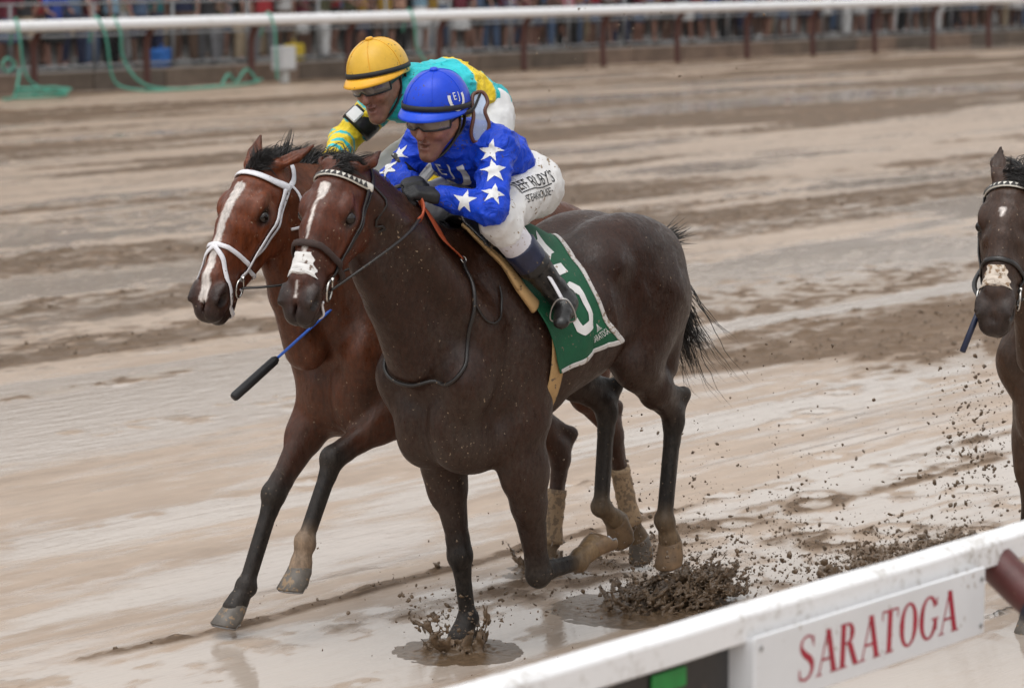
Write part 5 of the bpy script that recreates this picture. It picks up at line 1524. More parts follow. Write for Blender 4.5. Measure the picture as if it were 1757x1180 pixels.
# a black tuft streaming off the dock of the leading horse
_rs = np.random.default_rng(8); _n = 130
strands('tail_tuft', np.array([-1.04, .0, 1.475]) + _rs.normal(size=(_n, 3)) * np.array([.02, .02, .012]), np.array([-1, .0, .10]) + _rs.normal(size=(_n, 3)) * np.array([.1, .1, .16]), .20 * (.5 + .7 * _rs.random(_n)), hair_dark, h1_root, r=.0024, seg=7, wav=.05, grav=.05, rs=_rs)

def pushout(S, P, off):
    P = np.array(P, float); m = S.sample(P) < off
    if m.any(): P[m] = S.snap(P[m], off)
    return P
class Tack:
    def __init__(s, S, HK, ax, root): s.S, s.HK, (s.a, s.n, s.lat), s.root = S, HK, ax, root
    def path(s, pts, off, m=7, closed=False):
        P = np.array([s.HK(*p) for p in pts]); P = catmull(P, m, closed)
        return s.S.snap(P, off)
    def strap(s, name, pts, w, mat, th=.004, parent=None, off=None, closed=False, m=7, snap=True):
        P = s.path(pts, th if off is None else off, m, closed) if snap else catmull(np.array([s.HK(*p) for p in pts]), m, closed)
        G = s.S.grad(P); T = np.gradient(P, axis=0) if not closed else np.roll(P, -1, 0) - np.roll(P, 1, 0)
        side = np.cross(T, G)
        mb = MB(); mb.tube(P, 1.0, 8, closed, flat=(w / 2, th / 2 + .001), side=side)
        return mb.build(name, mat, parent or s.root, True), P, G
    def ring(s, t, tn, w, mat, name='noseband', th=.005, nn=.09, ss=.085, n0=0., full=True, parent=None, off=None):
        """a strap round the face: t at the front, tn at the back"""
        ang = np.linspace(-math.pi, math.pi, 17)[:-1] if full else np.linspace(-1.75, 1.75, 13)
        pts = []
        for q in ang:
            c = math.cos(q); pts.append((t * (1 + c) / 2 + tn * (1 - c) / 2, n0 + nn * c * (1 if c > 0 else 1.5), ss * math.sin(q)))
        return s.strap(name, pts, w, mat, th, parent, off, closed=full, m=4)

def torus_ring(name, c, R, r, nrm, mat, parent, squash=1.0, up=(0, 0, 1)):
    nrm = unit(nrm); u = unit(V(*up) - nrm * (V(*up) @ nrm)); w = np.cross(nrm, u)
    mb = MB(); mb.tube([V(*c) + R * (math.cos(t) * u + squash * math.sin(t) * w) for t in np.arange(24) * 2 * math.pi / 24], r, 8, closed=True)
    return mb.build(name, mat, parent, True)

def bridle(hz, S, HK, ax, label, lea, nose, nt, brow_mat, triangles, wide=.016):
    root = on_horse('bridle', hz, label, 'bridle', 'bridles on the horses')
    T = Tack(S, HK, ax, root)
    bb, P, G = T.ring(.055, .03, .030, brow_mat, 'browband', .008, .10, .095, -.01, False)
    if triangles:
        a = T.a; m = 15; idx = np.linspace(3, len(P) - 4, m + 1)
        Pi = np.array([[np.interp(q, np.arange(len(P)), P[:, k]) for k in range(3)] for q in idx]); Gi = np.array([[np.interp(q, np.arange(len(P)), G[:, k]) for k in range(3)] for q in idx])
        tri = MB()
        for i in range(m):
            p, q = Pi[i] + Gi[i] * .0056, Pi[i + 1] + Gi[i + 1] * .0056; mid = (p + q) / 2 + Gi[i] * .001
            aa = unit(a - Gi[i] * (a @ Gi[i]))
            one = MB(); one.add([p + aa * .0115, q + aa * .0115, mid - aa * .0115, p + aa * .0115 + Gi[i] * .001, q + aa * .0115 + Gi[i] * .001, mid - aa * .0115 + Gi[i] * .001], [(0, 1, 2), (3, 5, 4), (0, 3, 4, 1), (1, 4, 5, 2), (2, 5, 3, 0)])
            one.build('triangle', leather, bb)
    T.strap('crownpiece', [(.06, -.02, .10), (.0, -.05, .085), (-.045, -.06, .04), (-.05, -.06, 0), (-.045, -.06, -.04), (.0, -.05, -.085), (.06, -.02, -.10)], wide * 1.2, lea, .005)
    for s in (1, -1):
        T.strap('cheekpiece', [(.05, -.02, .10 * s), (.14, -.035, .10 * s), (.25, -.025, .085 * s), (.33, -.028, .07 * s), (.40, -.030, .062 * s)], wide, lea, .006, off=.008)
        T.strap('cheek_strap', [(.04, -.035, .10 * s), (.14, -.060, .095 * s), (.25, -.060, .07 * s), (.36, -.045, .055 * s)], wide * .6, lea, .005)
        c = HK(.425, -.032, .064 * s); c = S.snap(c[None], .010)[0]
        g = S.grad(c[None])[0]
        torus_ring('bit_ring', c, .036, .0042, g, steel, root, .9)
        b = MB(); b.box(c - T.a * .040, (.014, .010, .018), np.stack([T.a, g, np.cross(T.a, g)], 1), .002); b.build('buckle', steel, root)
    T.strap('throatlatch', [(.02, -.03, .095), (.05, -.12, .085), (.09, -.19, .045), (.10, -.205, 0), (.09, -.19, -.045), (.05, -.12, -.085), (.02, -.03, -.095)], wide * .6, lea, .004)
    nb, _, _ = T.ring(nt, nt + .02, .026 if nose is not lea else .019, nose, 'noseband', .012 if nose is not lea else .005, .085, .08, -.02)
    T.strap('chin_strap', [(.42, -.05, .06), (.43, -.09, .04), (.435, -.10, 0), (.43, -.09, -.04), (.42, -.05, -.06)], .010, lea, .004)
    return root, T

b1, T1 = bridle(H1, h1_S, h1_H, h1_ax, 'black leather bridle with white triangle browband on the dark bay horse', leather, brown_fleece, .325, white_plastic, True)
b2, T2 = bridle(H2, h2_S, h2_H, h2_ax, 'white bridle with crossed noseband on the bright bay horse', white_leather, white_leather, .335, white_leather, False, .020)
b3, T3 = bridle(H3, h3_S, h3_H, h3_ax, 'black bridle with white triangle browband on the horse at the right edge', leather, leather, .335, white_plastic, True)
T2.strap('drop_strap', [(.34, .085, 0), (.37, .07, .03), (.42, .045, .055), (.47, .0, .058), (.495, -.05, .045), (.50, -.085, .0), (.495, -.05, -.045), (.47, .0, -.058), (.42, .045, -.055), (.37, .07, -.03), (.34, .085, 0)], .019, white_leather, .006, off=.006)
# nose strips
def nose_strip(hz, T, t0, t1, w, mat, label):
    root = on_horse('nasal_strip', hz, label, 'nose strip')
    v, f = refine([(-w, -1), (-w * .55, 1), (w * .55, 1), (w, -1), (w * .5, -.8), (0, -1.1), (-w * .5, -.85)], [(0, 6, 5, 4, 3, 2, 1)], .22)
    pts = []
    for x, y in v:
        t = (t0 + t1) / 2 - y * (t1 - t0) / 2; x = x + .004 * math.sin(y * 9 + x * 90)
        pts.append(T.HK(t, .16, 0) + T.lat * x * 1.0)
    P = np.array(pts); P = T.S.cast(P, -T.n, .25, .0055)
    o = link('strip', mesh_from('strip', P, f, True), mat, root)
    return root
nose_strip(H1, T1, .352, .425, .058, strip_white, 'torn white adhesive strip across the nose of the dark bay horse')
nose_strip(H3, T3, .355, .425, .056, strip_mud, 'mud spattered nose strip on the horse at the right edge')
# tongue tie hanging from the mouth of the leading horse
tt = on_horse('tongue_tie', H1, 'white tongue tie looped round the jaw of the dark bay horse', 'tongue tie')
Tt = Tack(h1_S, h1_H, h1_ax, tt)
Tt.strap('loop', [(.47, -.03, .062), (.485, -.06, .05), (.495, -.09, .035), (.50, -.10, 0), (.495, -.09, -.035)], .010, white_leather, .006)
# reins
def rein(name, hz, pts, r, mat, label, grips=None):
    root = on_horse(name, hz, label, 'reins')
    mb = MB(); mb.tube(catmull(pts, 8), r, 8, flat=(1.6, .7)); mb.build('strap', mat, root, True)
    for g in grips or []:
        mb = MB(); mb.tube(catmull(g, 8), 1.0, 8, flat=(.013, .004)); mb.build('grip', orange_rubber, root, True)
    return root
rg = T1.S.snap(h1_H(.425, -.032, .064)[None], .014)[0]
r1 = on_horse('reins', H1, 'black reins with orange rubber grips held over the dark bay horse', 'reins')
mb = MB(); mb.tube(pushout(h1_S, catmull([rg, (.93, .17, 1.535), (.80, .20, 1.605), (.66, .17, 1.650), (.56, .13, 1.685)], 10), .012), .0075, 8, flat=(1.3, .7)); mb.build('strap', leather, r1, True)
rgR = T1.S.snap(h1_H(.425, -.032, -.064)[None], .014)[0]
mb = MB(); mb.tube(pushout(h1_S, catmull([rgR, (.93, -.12, 1.55), (.75, -.17, 1.65), (.58, -.13, 1.74), (.43, -.06, 1.79)], 10), .012), .0075, 8, flat=(1.3, .7)); mb.build('strap', leather, r1, True)
mb = MB(); mb.tube(pushout(h1_S, catmull([(.565, .132, 1.683), (.53, .12, 1.695), (.50, .10, 1.725), (.475, .06, 1.755)], 8), .014), 1.0, 8, flat=(.014, .005), side=(0, .3, 1)); mb.build('grip', orange_rubber, r1, True)
og = h1_S.snap(catmull([(.475, .06, 1.735), (.43, .10, 1.68), (.37, .118, 1.60), (.31, .130, 1.535)], 8), .010)
og = pushout(h1_S, og, .012); og[0] = (.475, .06, 1.755)
mb = MB(); mb.tube(og, 1.0, 8, flat=(.017, .004), side=(.8, 0, .6)); mb.build('grip', orange_rubber, r1, True)
# yoke strap of the leading horse hanging round the base of the neck
yk = on_horse('neck_strap', H1, 'thin black strap looping round the chest of the dark bay horse', 'strap')
lp = [(.30, .124, 1.523), (.345, .19, 1.43), (.363, .216, 1.335), (.40, .228, 1.25), (.415, .226, 1.173), (.45, .19, 1.105), (.475, .12, 1.075), (.49, .05, 1.08), (.495, -.01, 1.11), (.48, -.08, 1.15), (.445, -.15, 1.20), (.40, -.19, 1.27), (.363, -.20, 1.35), (.345, -.18, 1.43), (.30, -.124, 1.523)]
P = h1_S.snap(catmull(lp, 8), .010)
mb = MB(); mb.tube(P, .0075, 8); mb.build('strap', leather, yk, True)
torus_ring('ring', h1_S.snap(V(.302, .128, 1.525)[None], .012)[0], .013, .003, (0, .9, .4), steel, yk)
lk = h1_S.snap(catmull([(.35, .215, 1.37), (.315, .235, 1.315), (.274, .247, 1.300), (.225, .24, 1.325), (.20, .228, 1.375), (.20, .22, 1.43)], 8), .008)
mb = MB(); mb.tube(lk, .0045, 6); mb.build('loose_end', leather, yk, True)
# reins of the other two
def simple_reins(hz, T, label, hands):
    root = on_horse('reins', hz, label, 'reins')
    for s, hd in hands:
        c = T.S.snap(T.HK(.425, -.032, .064 * s)[None], .014)[0]; hd = V(*hd); m = (c + hd) / 2 + V(0, .07 * s, -.02)
        mb = MB(); mb.tube(pushout(T.S, catmull([c, c * .7 + m * .3 + V(0, .05 * s, 0), m, hd], 8), .012), .007, 8, flat=(1.3, .7)); mb.build('strap', leather, root, True)
simple_reins(H2, T2, 'black reins of the bright bay horse in the white bridle', [(1, (.21, .16, 1.47)), (-1, (.33, -.07, 1.80))])
simple_reins(H3, T3, 'black reins of the horse at the right edge', [(1, (.15, .06, 1.785)), (-1, (.08, -.06, 1.80))])
# bandages on the hind legs of the bright bay
for leg in ('LH', 'RH'):
    L = H2['legs'][leg]; a_, b_ = V(*L['hock']), V(*L['fet']); d = unit(b_ - a_)
    mb = MB(); st = []
    for i in range(13):
        w = i / 12; st.append(a_ + (b_ - a_) * (.42 + .62 * w))
    mb.tube(st, [.040 + .002 * math.sin(i * 2.3) + (.007 if i > 9 else 0) for i in range(13)], 18, flat=(1, 1.12)); mb.build('leg_bandage', band_tan, h2_root, True)

# ---- saddle, girth, number cloth of the leading horse
def cloth_off(P, base=.016):
    return base + .006 * fbm(P[:, 0] * 9, P[:, 1] * 9 + 4, P[:, 2] * 14, 2)
FR = np.array([(.06, 0, 1.61), (.125, .13, 1.53), (.12, .215, 1.44), (.055, .25, 1.33), (.0, .287, 1.20), (-.02, .287, 1.14), (-.05, .285, 1.085)])
RR = np.array([(-.36, 0, 1.55), (-.285, .143, 1.511), (-.262, .225, 1.44), (-.265, .262, 1.385), (-.30, .305, 1.285), (-.335, .308, 1.23), (-.385, .302, 1.175)])
def cloth_grid(nu, u0, u1, v0, v1, nv, extra=0., sgn=1):
    Fc, Rc = catmull(FR, 8), catmull(RR, 8); m = len(Fc) - 1; v = np.linspace(v0, v1, nv) * m
    f = np.array([[np.interp(q, np.arange(m + 1), Fc[:, k]) for k in range(3)] for q in v]); r = np.array([[np.interp(q, np.arange(m + 1), Rc[:, k]) for k in range(3)] for q in v])
    u = np.linspace(u0, u1, nu)
    P = (f[None] * (1 - u[:, None, None]) + r[None] * u[:, None, None])
    P[..., 1] = np.maximum(P[..., 1], 0)
    sh = P.shape; P = P.reshape(-1, 3)
    P = P + V(0, .35, .30) * np.where(P[:, 1:2] > .01, .25, 0) + V(0, 0, .06)
    P = h1_S.snap(P, 0.0, 25) if False else P
    Q = P.copy(); tgt = (f[None] * (1 - u[:, None, None]) + r[None] * u[:, None, None]).reshape(-1, 3)
    Q = h1_S.snap(tgt, .016, 20)
    top = sstep(.16, .0, np.abs(Q[:, 1]))                      # pad and saddle tree lift the cloth over the spine
    Q = Q + h1_S.grad(Q) * (cloth_off(Q) - .016 + extra)[:, None] + V(0, 0, 1) * (top * .045 * sstep(-.34, -.2, Q[:, 0]))[:, None]
    # the hanging front edge buckles and the lower corner flies out
    uu = np.repeat(u, nv); vv = np.tile(np.linspace(v0, v1, nv), nu)
    Q = Q + h1_S.grad(h1_S.snap(tgt, .016, 8)) * (.020 * sstep(.25, .0, uu) * sstep(.3, .9, vv) + .012 * sstep(.6, 1., uu) * sstep(.75, 1., vv) + .012 * np.sin(uu * 9 + vv * 5) * sstep(.35, 1, vv))[:, None]
    Q[:, 1] *= sgn
    return Q.reshape(sh)
def gmesh(name, G, mat, parent, th=.004):
    nu, nv = G.shape[:2]; idx = np.arange(nu * nv).reshape(nu, nv)
    f = np.stack([idx[:-1, :-1], idx[1:, :-1], idx[1:, 1:], idx[:-1, 1:]], -1).reshape(-1, 4)
    o = link(name, mesh_from(name, G.reshape(-1, 3), f, True), mat, parent)
    md = o.modifiers.new('thick', 'SOLIDIFY'); md.thickness = th; md.offset = 0
    return o
green = simple('towel_green', (.003, .085, .036), .7, .25, 10, .35, 260, mud=.32, mudcol=(.16, .13, .09))
binding = simple('towel_white', (.55, .52, .50), .7, .12, 20, .3, 260, mud=.75, mudcol=(.28, .22, .17))
num_white = simple('number_white', (.74, .73, .72), .6, .05, 20, .1, 200, mud=.45, mudcol=(.30, .21, .13))
sc = on_horse('saddle_cloth', H1, 'green saddle cloth with white border and number five on the dark bay', 'saddle cloth')
gl = cloth_grid(44, 0, 1, 0, 1, 46); gr = cloth_grid(44, 0, 1, 0, 1, 46, sgn=-1)
gmesh('towel', np.concatenate([gr[:, :0:-1], gl], 1), green, sc)
for sg in (1, -1):
    gmesh('border', cloth_grid(5, .945, 1.005, .05, 1.0, 60, .004, sg), binding, sc)
    gmesh('border', cloth_grid(50, 0.02, .945, .945, 1.005, 5, .004, sg), binding, sc)
def cloth_print(name, v2, f2, uc, vc, su, sv, mat, rot=0.):
    """print laid out in the cloth's own weave coordinates (metres around centre uc, vc)"""
    v, f = refine(v2, f2, .010)
    c, s_ = math.cos(rot), math.sin(rot); x = v[:, 0] * c - v[:, 1] * s_; y = v[:, 0] * s_ + v[:, 1] * c
    Gd = cloth_grid(60, 0, 1, 0, 1, 60, .0045)
    ug = np.clip(uc + x / su, 0, 1) * 59; vg = np.clip(vc - y / sv, 0, 1) * 59
    i, j = np.minimum(ug.astype(int), 58), np.minimum(vg.astype(int), 58); fu, fv = (ug - i)[:, None], (vg - j)[:, None]
    P = Gd[i, j] * (1 - fu) * (1 - fv) + Gd[i + 1, j] * fu * (1 - fv) + Gd[i, j + 1] * (1 - fu) * fv + Gd[i + 1, j + 1] * fu * fv
    return link(name, mesh_from(name, P, f, True), mat, sc)
# number 5: block figure
five = stroke2d([(.060, .105), (-.045, .105), (-.050, .095)], .034)
five = join2d([([(-.062, .125), (.066, .125), (.066, .088), (-.028, .088), (-.028, .045), (-.062, .015)], [(0, 5, 4, 3, 2, 1)]),
               ([(-.0275, .0445), (.030, .052), (.070, .018), (.070, -.060), (.030, -.100), (-.045, -.100), (-.075, -.065), (-.075, -.035), (-.038, -.035), (-.030, -.062), (.014, -.062), (.032, -.045), (.032, .0), (.014, .014), (-.024, .014), (-.061, .0145)], [tuple(range(16))])])
cloth_print('number', five[0] * np.array([1.15, 1.1]), five[1], .60, .53, .46, .56, num_white, .12)
st_ = star2d(.062, .55, .5, 4); cloth_print('emblem', st_[0] * np.array([1, .8]), st_[1], .62, .17, .46, .56, num_white, .2)
lg = text2d('SARATOGA', .036); lt = cloth_print('lettering', lg[0] * np.array([.62, 1.3]), lg[1], .79, .85, .44, .52, num_white, .10)
sp_ = join2d([stroke2d([(-.016 + .008 * k, -.012), (-.008 + .004 * k, .004), (0, .026)], [.003, .002, .001]) for k in range(5)])
cloth_print('spire', sp_[0] * 1.2, sp_[1], .80, .765, .44, .52, num_white, .1)
# saddle
sd = on_horse('saddle', H1, 'small black racing saddle under the jockey in blue', 'saddle')
S_ = Solid(); S_.chain([(.17, 0, 1.665), (.05, 0, 1.645), (-.10, 0, 1.645), (-.21, 0, 1.675)], [(.05, .035), (.075, .022), (.09, .022), (.10, .018)], .03, .03)
for s in (1, -1): S_.chain([(.12, .06 * s, 1.64), (.13, .15 * s, 1.575), (.11, .215 * s, 1.47)], [(.10, .014), (.085, .012), (.05, .010)], .02, .02, side=(1, 0, 0))
solid_obj('seat', S_, .007, black_leather, sd, (.003, 20))
pad = h1_S.snap(catmull([(.20, .03, 1.62), (.194, .085, 1.60), (.185, .14, 1.55), (.15, .19, 1.48), (.11, .228, 1.40), (.06, .25, 1.34)], 6), .020)
cp = on_horse('saddle_pad', H1, 'rolled tan chamois pad at the front of the saddle on the dark bay', 'saddle pad')
mb = MB(); mb.tube(pad, np.interp(np.linspace(0, 1, len(pad)), [0, .5, 1], [.016, .026, .036]), 12, flat=(1.15, .55), side=(.8, 0, .5)); mb.build('roll', tan_cloth, cp, True)
mb = MB(); mb.tube(pad[:24] + V(.018, .012, .0), np.interp(np.linspace(0, 1, 24), [0, 1], [.012, .022]), 10, flat=(1.1, .5), side=(.8, 0, .5)); mb.build('fold', tan_cloth, cp, True)
gi = on_horse('girth', H1, 'tan girth strap under the belly of the dark bay horse', 'girth')
ga = np.radians(np.linspace(84, 276, 40)); gp = np.array([(-.045, .288 * math.sin(a), 1.185 + .385 * math.cos(a)) for a in ga])
mb = MB(); mb.tube(gp, 1.0, 8, flat=(.040, .005), side=(1, 0, 0)); mb.build('strap', tan_cloth, gi, True)
# stirrups
def stirrups(hz, jj, label):
    root = on_horse('stirrup', hz, label + ', left side', 'stirrup', 'stirrups of the jockeys'); roots = {'L': root}
    roots['R'] = on_horse('stirrup', hz, label + ', right side hidden by the horse', 'stirrup', 'stirrups of the jockeys')
    for q, o in roots.items():
        s = 1 if q == 'L' else -1
        he, to = jj['g']['he' + q], jj['g']['to' + q]; fd = unit(to - he); sdv = unit(np.cross(fd, V(0, 0, 1))); nd = np.cross(sdv, fd); nd = nd if nd[2] < 0 else -nd
        ball = he + fd * .125 - V(0, 0, .004)
        pts = [ball - sdv * .040, ball + sdv * .040, ball + sdv * .042 - nd * .04, ball + sdv * .022 - nd * .080, ball - nd * .088, ball - sdv * .022 - nd * .080, ball - sdv * .042 - nd * .04]
        mb = MB(); mb.tube(catmull(pts, 5, True), .0036, 8, closed=True); mb.build('iron', simple('stirrup_alu', (.42, .41, .40), .35, .1, 40, metal=.9), o, True)
        top = ball - nd * .088; up_ = V(top[0] + .06, .20 * s, 1.58)
        mb = MB(); mb.tube(catmull([top, top * .5 + up_ * .5 + V(0, .03 * s, 0), up_], 6), 1.0, 6, flat=(.011, .003), side=(1, 0, 0)); mb.build('leather', white_leather, o, True)
stirrups(H1, j1, 'metal stirrup under the boot of the jockey in blue')
stirrups(H2, j2, 'metal stirrup of the jockey in turquoise, between the horses')
# second horse: plain dark saddle and cloth (mostly hidden)
sd2 = on_horse('saddle', H2, 'small black racing saddle under the jockey in turquoise', 'saddle')
S_ = Solid(); S_.chain([(.10, 0, 1.66), (-.05, 0, 1.64), (-.20, 0, 1.64), (-.32, 0, 1.66)], [(.05, .035), (.075, .022), (.09, .022), (.10, .018)], .03, .03)
for s in (1, -1): S_.chain([(.05, .06 * s, 1.64), (.03, .16 * s, 1.575), (.0, .23 * s, 1.47)], [(.10, .014), (.085, .012), (.05, .010)], .02, .02, side=(1, 0, 0))
solid_obj('seat', S_, .008, black_leather, sd2, (.003, 20))
# whip
wh = on_horse('whip', H2, 'riding whip with blue shaft and thick black padded end between the horses', 'whip')
w0, w1 = V(.875, .01, .953), V(.20, .165, 1.455)
def wl(t): return w0 + (w1 - w0) * t
mb = MB(); mb.tube([wl(0), wl(.01), wl(.1), wl(.26), wl(.275)], [.014, .0185, .019, .018, .011], 12); mb.build('padded_end', simple('whip_pad', (.010, .010, .012), .45, .3, 60, .4, 200), wh, True)
mb = MB(); mb.tube([wl(.27), wl(.84)], [.0058, .0065], 8); mb.build('shaft', simple('whip_blue', (.03, .13, .60), .4), wh, True)
mb = MB(); mb.tube([wl(.84), wl(.86), wl(1.0), wl(1.06)], [.009, .011, .012, .012], 10); mb.build('grip', black_leather, wh, True)
# whip of the third horse's rider, seen under the muzzle
wh3 = on_horse('whip', H3, 'dark blue whip end showing under the muzzle at the right edge', 'whip')
w0_ = h3_H(.62, -.03, -.10); mb = MB(); mb.tube([w0_, w0_ + V(-.10, .02, .14), w0_ + V(-.35, .06, .42)], [.011, .011, .006], 10); mb.build('shaft', simple('whip_navy', (.012, .018, .05), .4), wh3, True)
# ------------------------------------------------------------------ prints and extras on the jockeys
K1 = j1['K']
for (c, nrm, r, rot) in [((.258, .212, 1.914), (.70, .45, .50), .056, .15), ((.303, .262, 1.852), (.62, .60, .45), .058, -.1), ((.350, .300, 1.772), (.45, .72, .50), .052, .35), ((.392, .205, 1.742), (.80, .35, .45), .052, .1)]:
    v, f = star2d(r * .88, .40, rot); decal('star', K1, v, f, c, nrm, (0, 0, 1), white_print, j1['jacket'])
for (c, nrm, r) in [((.262, -.215, 1.885), (.85, -.40, .3), .045), ((.285, -.235, 1.83), (.9, -.35, .2), .045)]:
    v, f = star2d(r, .40, .4); decal('star', K1, v, f, c, nrm, (0, 0, 1), white_print, j1['jacket'])
# horseshoe with letters, on the chest and on the cap
hs = stroke2d(arc(0, 0, .072, .09, -200, 20, 28), .026); ej = join2d([(text2d('E', .085)[0] * np.array([.8, 1]) + np.array([-.018, .012]), text2d('E', .085)[1]), (text2d('J', .085)[0] * np.array([.8, 1]) + np.array([.026, .012]), text2d('J', .085)[1])])
decal('horseshoe_print', K1, hs[0], hs[1], (.235, .0, 1.84), (.80, .12, -.45), (.3, 0, 1), white_print, j1['jacket'])
decal('letters_print', K1, ej[0], ej[1], (.235, .0, 1.84), (.80, .12, -.45), (.3, 0, 1), white_print, j1['jacket'])
f_, s_, u_ = j1['fr']; HS = Solid(); HS.ell(j1['hc'], (.1375, .1175, .1285), .01, np.array([f_, s_, u_])); HS.grid(.004, pad=.03)
nr = unit(s_ * .90 + u_ * .36 + f_ * .26); cc = j1['hc'] + nr * .115
decal('horseshoe_print', HS, hs[0] * .46, hs[1], cc, nr, u_ - f_ * .05, white_print, j1['cov'], .0016, .008)
decal('letters_print', HS, ej[0] * .46, ej[1], cc, nr, u_ - f_ * .05, white_print, j1['cov'], .0016, .008)
# lettering on the breeches
T1s = j1['T']; ink = simple('print_black', (.012, .012, .013), .6)
bre = [o for o in j1_root.children if o.name.startswith('breeches')][0]
tx = text2d("JEFF RUBY'S", .075); w_ = tx[0][:, 0].max() - tx[0][:, 0].min()
decal('lettering', T1s, tx[0] * np.array([.235 / w_, .92]) , tx[1], (.0, .205, 1.788), (.03, .82, .57), (.10, -.57, .82), ink, bre, .0018, .012)
tx2 = text2d("\u00b7STEAKHOUSE\u00b7", .045); w_ = tx2[0][:, 0].max() - tx2[0][:, 0].min()
decal('lettering', T1s, tx2[0] * np.array([.21 / w_, .92]), tx2[1], (.012, .222, 1.738), (.0, .97, .22), (.12, -.22, .97), ink, bre, .0018, .012)
decal('rule', T1s, *stroke2d([(-.10, -.0), (-.03, .004), (.04, -.002), (.10, .003)], .004), (.005, .215, 1.762), (.0, .9, .43), (.12, -.43, .9), ink, bre, .0018, .012)
# small lettering under the peak
decal('lettering', j1['B'], text2d('uvex', .022)[0] * np.array([.9, 1]), text2d('uvex', .022)[1], j1['H'](.10, .047, 0), f_, u_, white_print, bre.parent, .018, .01) if False else None
def arm_band(root, g, q, t, r, w, mat, name='arm_band'):
    a, b = g['sh' + q], g['el' + q]; c = a + (b - a) * t; d = unit(b - a)
    s = unit(np.cross(d, V(0, 0, 1))); n = np.cross(d, s)
    mb = MB(); pts = [c + r * (math.cos(k) * s + math.sin(k) * n) for k in np.arange(24) * 2 * math.pi / 24]
    mb.tube(pts, 1.0, 6, closed=True, flat=(w / 2, .003), side=d); return mb.build(name, mat, root, True), c, d, s, n
arm_band(j1_root, j1['g'], 'R', .62, .068, .020, black_leather)
ab, c, d, s, n = arm_band(j2_root, j2['g'], 'R', .62, .070, .075, black_leather)
mb = MB(); nn_ = unit(V(.75, .35, .55) - d * (V(.75, .35, .55) @ d)); tv = np.cross(d, nn_)
mb.box(c + nn_ * .072, (.055, .060, .012), np.stack([d, tv, nn_], 1), .005); mb.build('number_pad', simple('pad_white', (.7, .7, .7), .5, .05), ab, False)
# spare goggles hanging by the left shoulder of the jockey in blue
sg = on_horse('goggles', H1, 'spare clear goggles with brown frame hanging behind the blue cap', 'goggles')
gc = j1['H'](-.095, -.015, .125); gn = unit(V(.45, .88, .15)); gu = unit(V(-.10, .0, 1) - gn * (V(-.10, 0, 1) @ gn)); gr_ = np.cross(gu, gn)
out2 = catmull([(-.030, .085), (.015, .095), (.034, .060), (.018, .020), (.040, -.03), (.020, -.085), (-.020, -.095), (-.042, -.06), (-.036, .0), (-.042, .045)], 6, True)
ring_ = [gc + gr_ * x * .82 + gu * y * .95 + gn * (.012 - 2.2 * y * y) for x, y in out2]
mb = MB(); mb.tube(ring_, .0070, 8, closed=True); mb.build('frame', simple('goggle_brown', (.10, .035, .02), .4), sg, True)
cen = np.mean(ring_, 0) + gn * .010; m_ = len(ring_)
mb = MB(); mb.add(ring_ + [r * .5 + cen * .5 for r in ring_] + [cen], [(k, (k + 1) % m_, m_ + (k + 1) % m_, m_ + k) for k in range(m_)] + [(m_ + k, m_ + (k + 1) % m_, 2 * m_) for k in range(m_)])
mb.build('lens', lens_material('goggle_clear', (.42, .52, .72), .12, .35), sg, True)
mb = MB(); mb.tube(catmull([gc + gu * .085, j1['H'](-.06, .02, .118), j1['H'](.02, .035, .115)], 6), 1.0, 6, flat=(.010, .002), side=u_); mb.build('strap', black_leather, sg, True)
# ------------------------------------------------------------------ mud thrown up by the hooves
def on1(x, y, z): return np.array(O1) + ALONG * x + LEFT * y + V(0, 0, z)
def frame1(): return np.stack([ALONG, LEFT, V(0, 0, 1)], 1)
def splash_sheet(name, c, R, H_, lean, label, seed, res=.007, cut=.0, gap=None):
    """ragged crown of liquid mud round a hoof"""
    lim = R * 1.9
    n = int(2 * lim / res); nz = int((H_ + .06) / res)
    X = np.linspace(-lim, lim, n)[:, None, None]; Y = np.linspace(-lim, lim, n)[None, :, None]; Z = np.linspace(-.03, H_ + .03, nz)[None, None, :]
    ph = np.arctan2(Y, X); Xc, Yc = X - lean[0] * Z, Y - lean[1] * Z
    r = np.sqrt(Xc ** 2 + Yc ** 2); phc = np.arctan2(Yc, Xc)
    prof_ = R * (.55 + .75 * np.clip(Z / H_, 0, 1) ** .8)
    nz1 = fbm(X * 22 + seed, Y * 22, Z * 16, 3); nz2 = fbm(X * 60 + seed, Y * 60, Z * 45, 2)
    hm = H_ * np.clip(.50 + .75 * noise3(np.cos(phc) * 2.2 + seed, np.sin(phc) * 2.2, 0 * Z) + .3 * noise3(np.cos(phc) * 7 + seed, np.sin(phc) * 7, 0 * Z), .05, 1.0)
    th = .016 * (1 - .55 * np.clip(Z / H_, 0, 1))
    sheet = np.abs(r - prof_ - .02 * nz1) - th
    hole = (.14 + cut + .75 * np.clip(Z / H_, 0, 1)) * .03 - .045 * (nz1 * .8 + nz2 * .8 + .26)      # lace
    sheet = np.maximum(sheet, hole)
    sheet = np.maximum(sheet, (Z - hm) * .6)
    mound = Z - .030 * np.exp(-(r / (R * .95)) ** 2) * (1 + .9 * nz1 + .5 * nz2) + .004
    F = np.minimum(sheet, mound * .7); F = np.maximum(F, r - lim * .93)
    S_ = Solid(); S_.F = F.astype(np.float32); S_.lo = np.array([-lim, -lim, -.03]); S_.res = 2 * lim / (n - 1); S_.n = np.array(F.shape)
    v, f = S_.nets()
    v[:, 2] = -.03 + (v[:, 2] + .03) / S_.res * ((H_ + .06) / (nz - 1))
    v = relax(v, f, 1, .4)
    o = link(name, mesh_from(name, v, f, True), mud_wet); o.location = tuple(c); o.rotation_euler = (0, 0, TRACK_ROT)
    return tag(o, label, 'mud splash', kind='stuff')
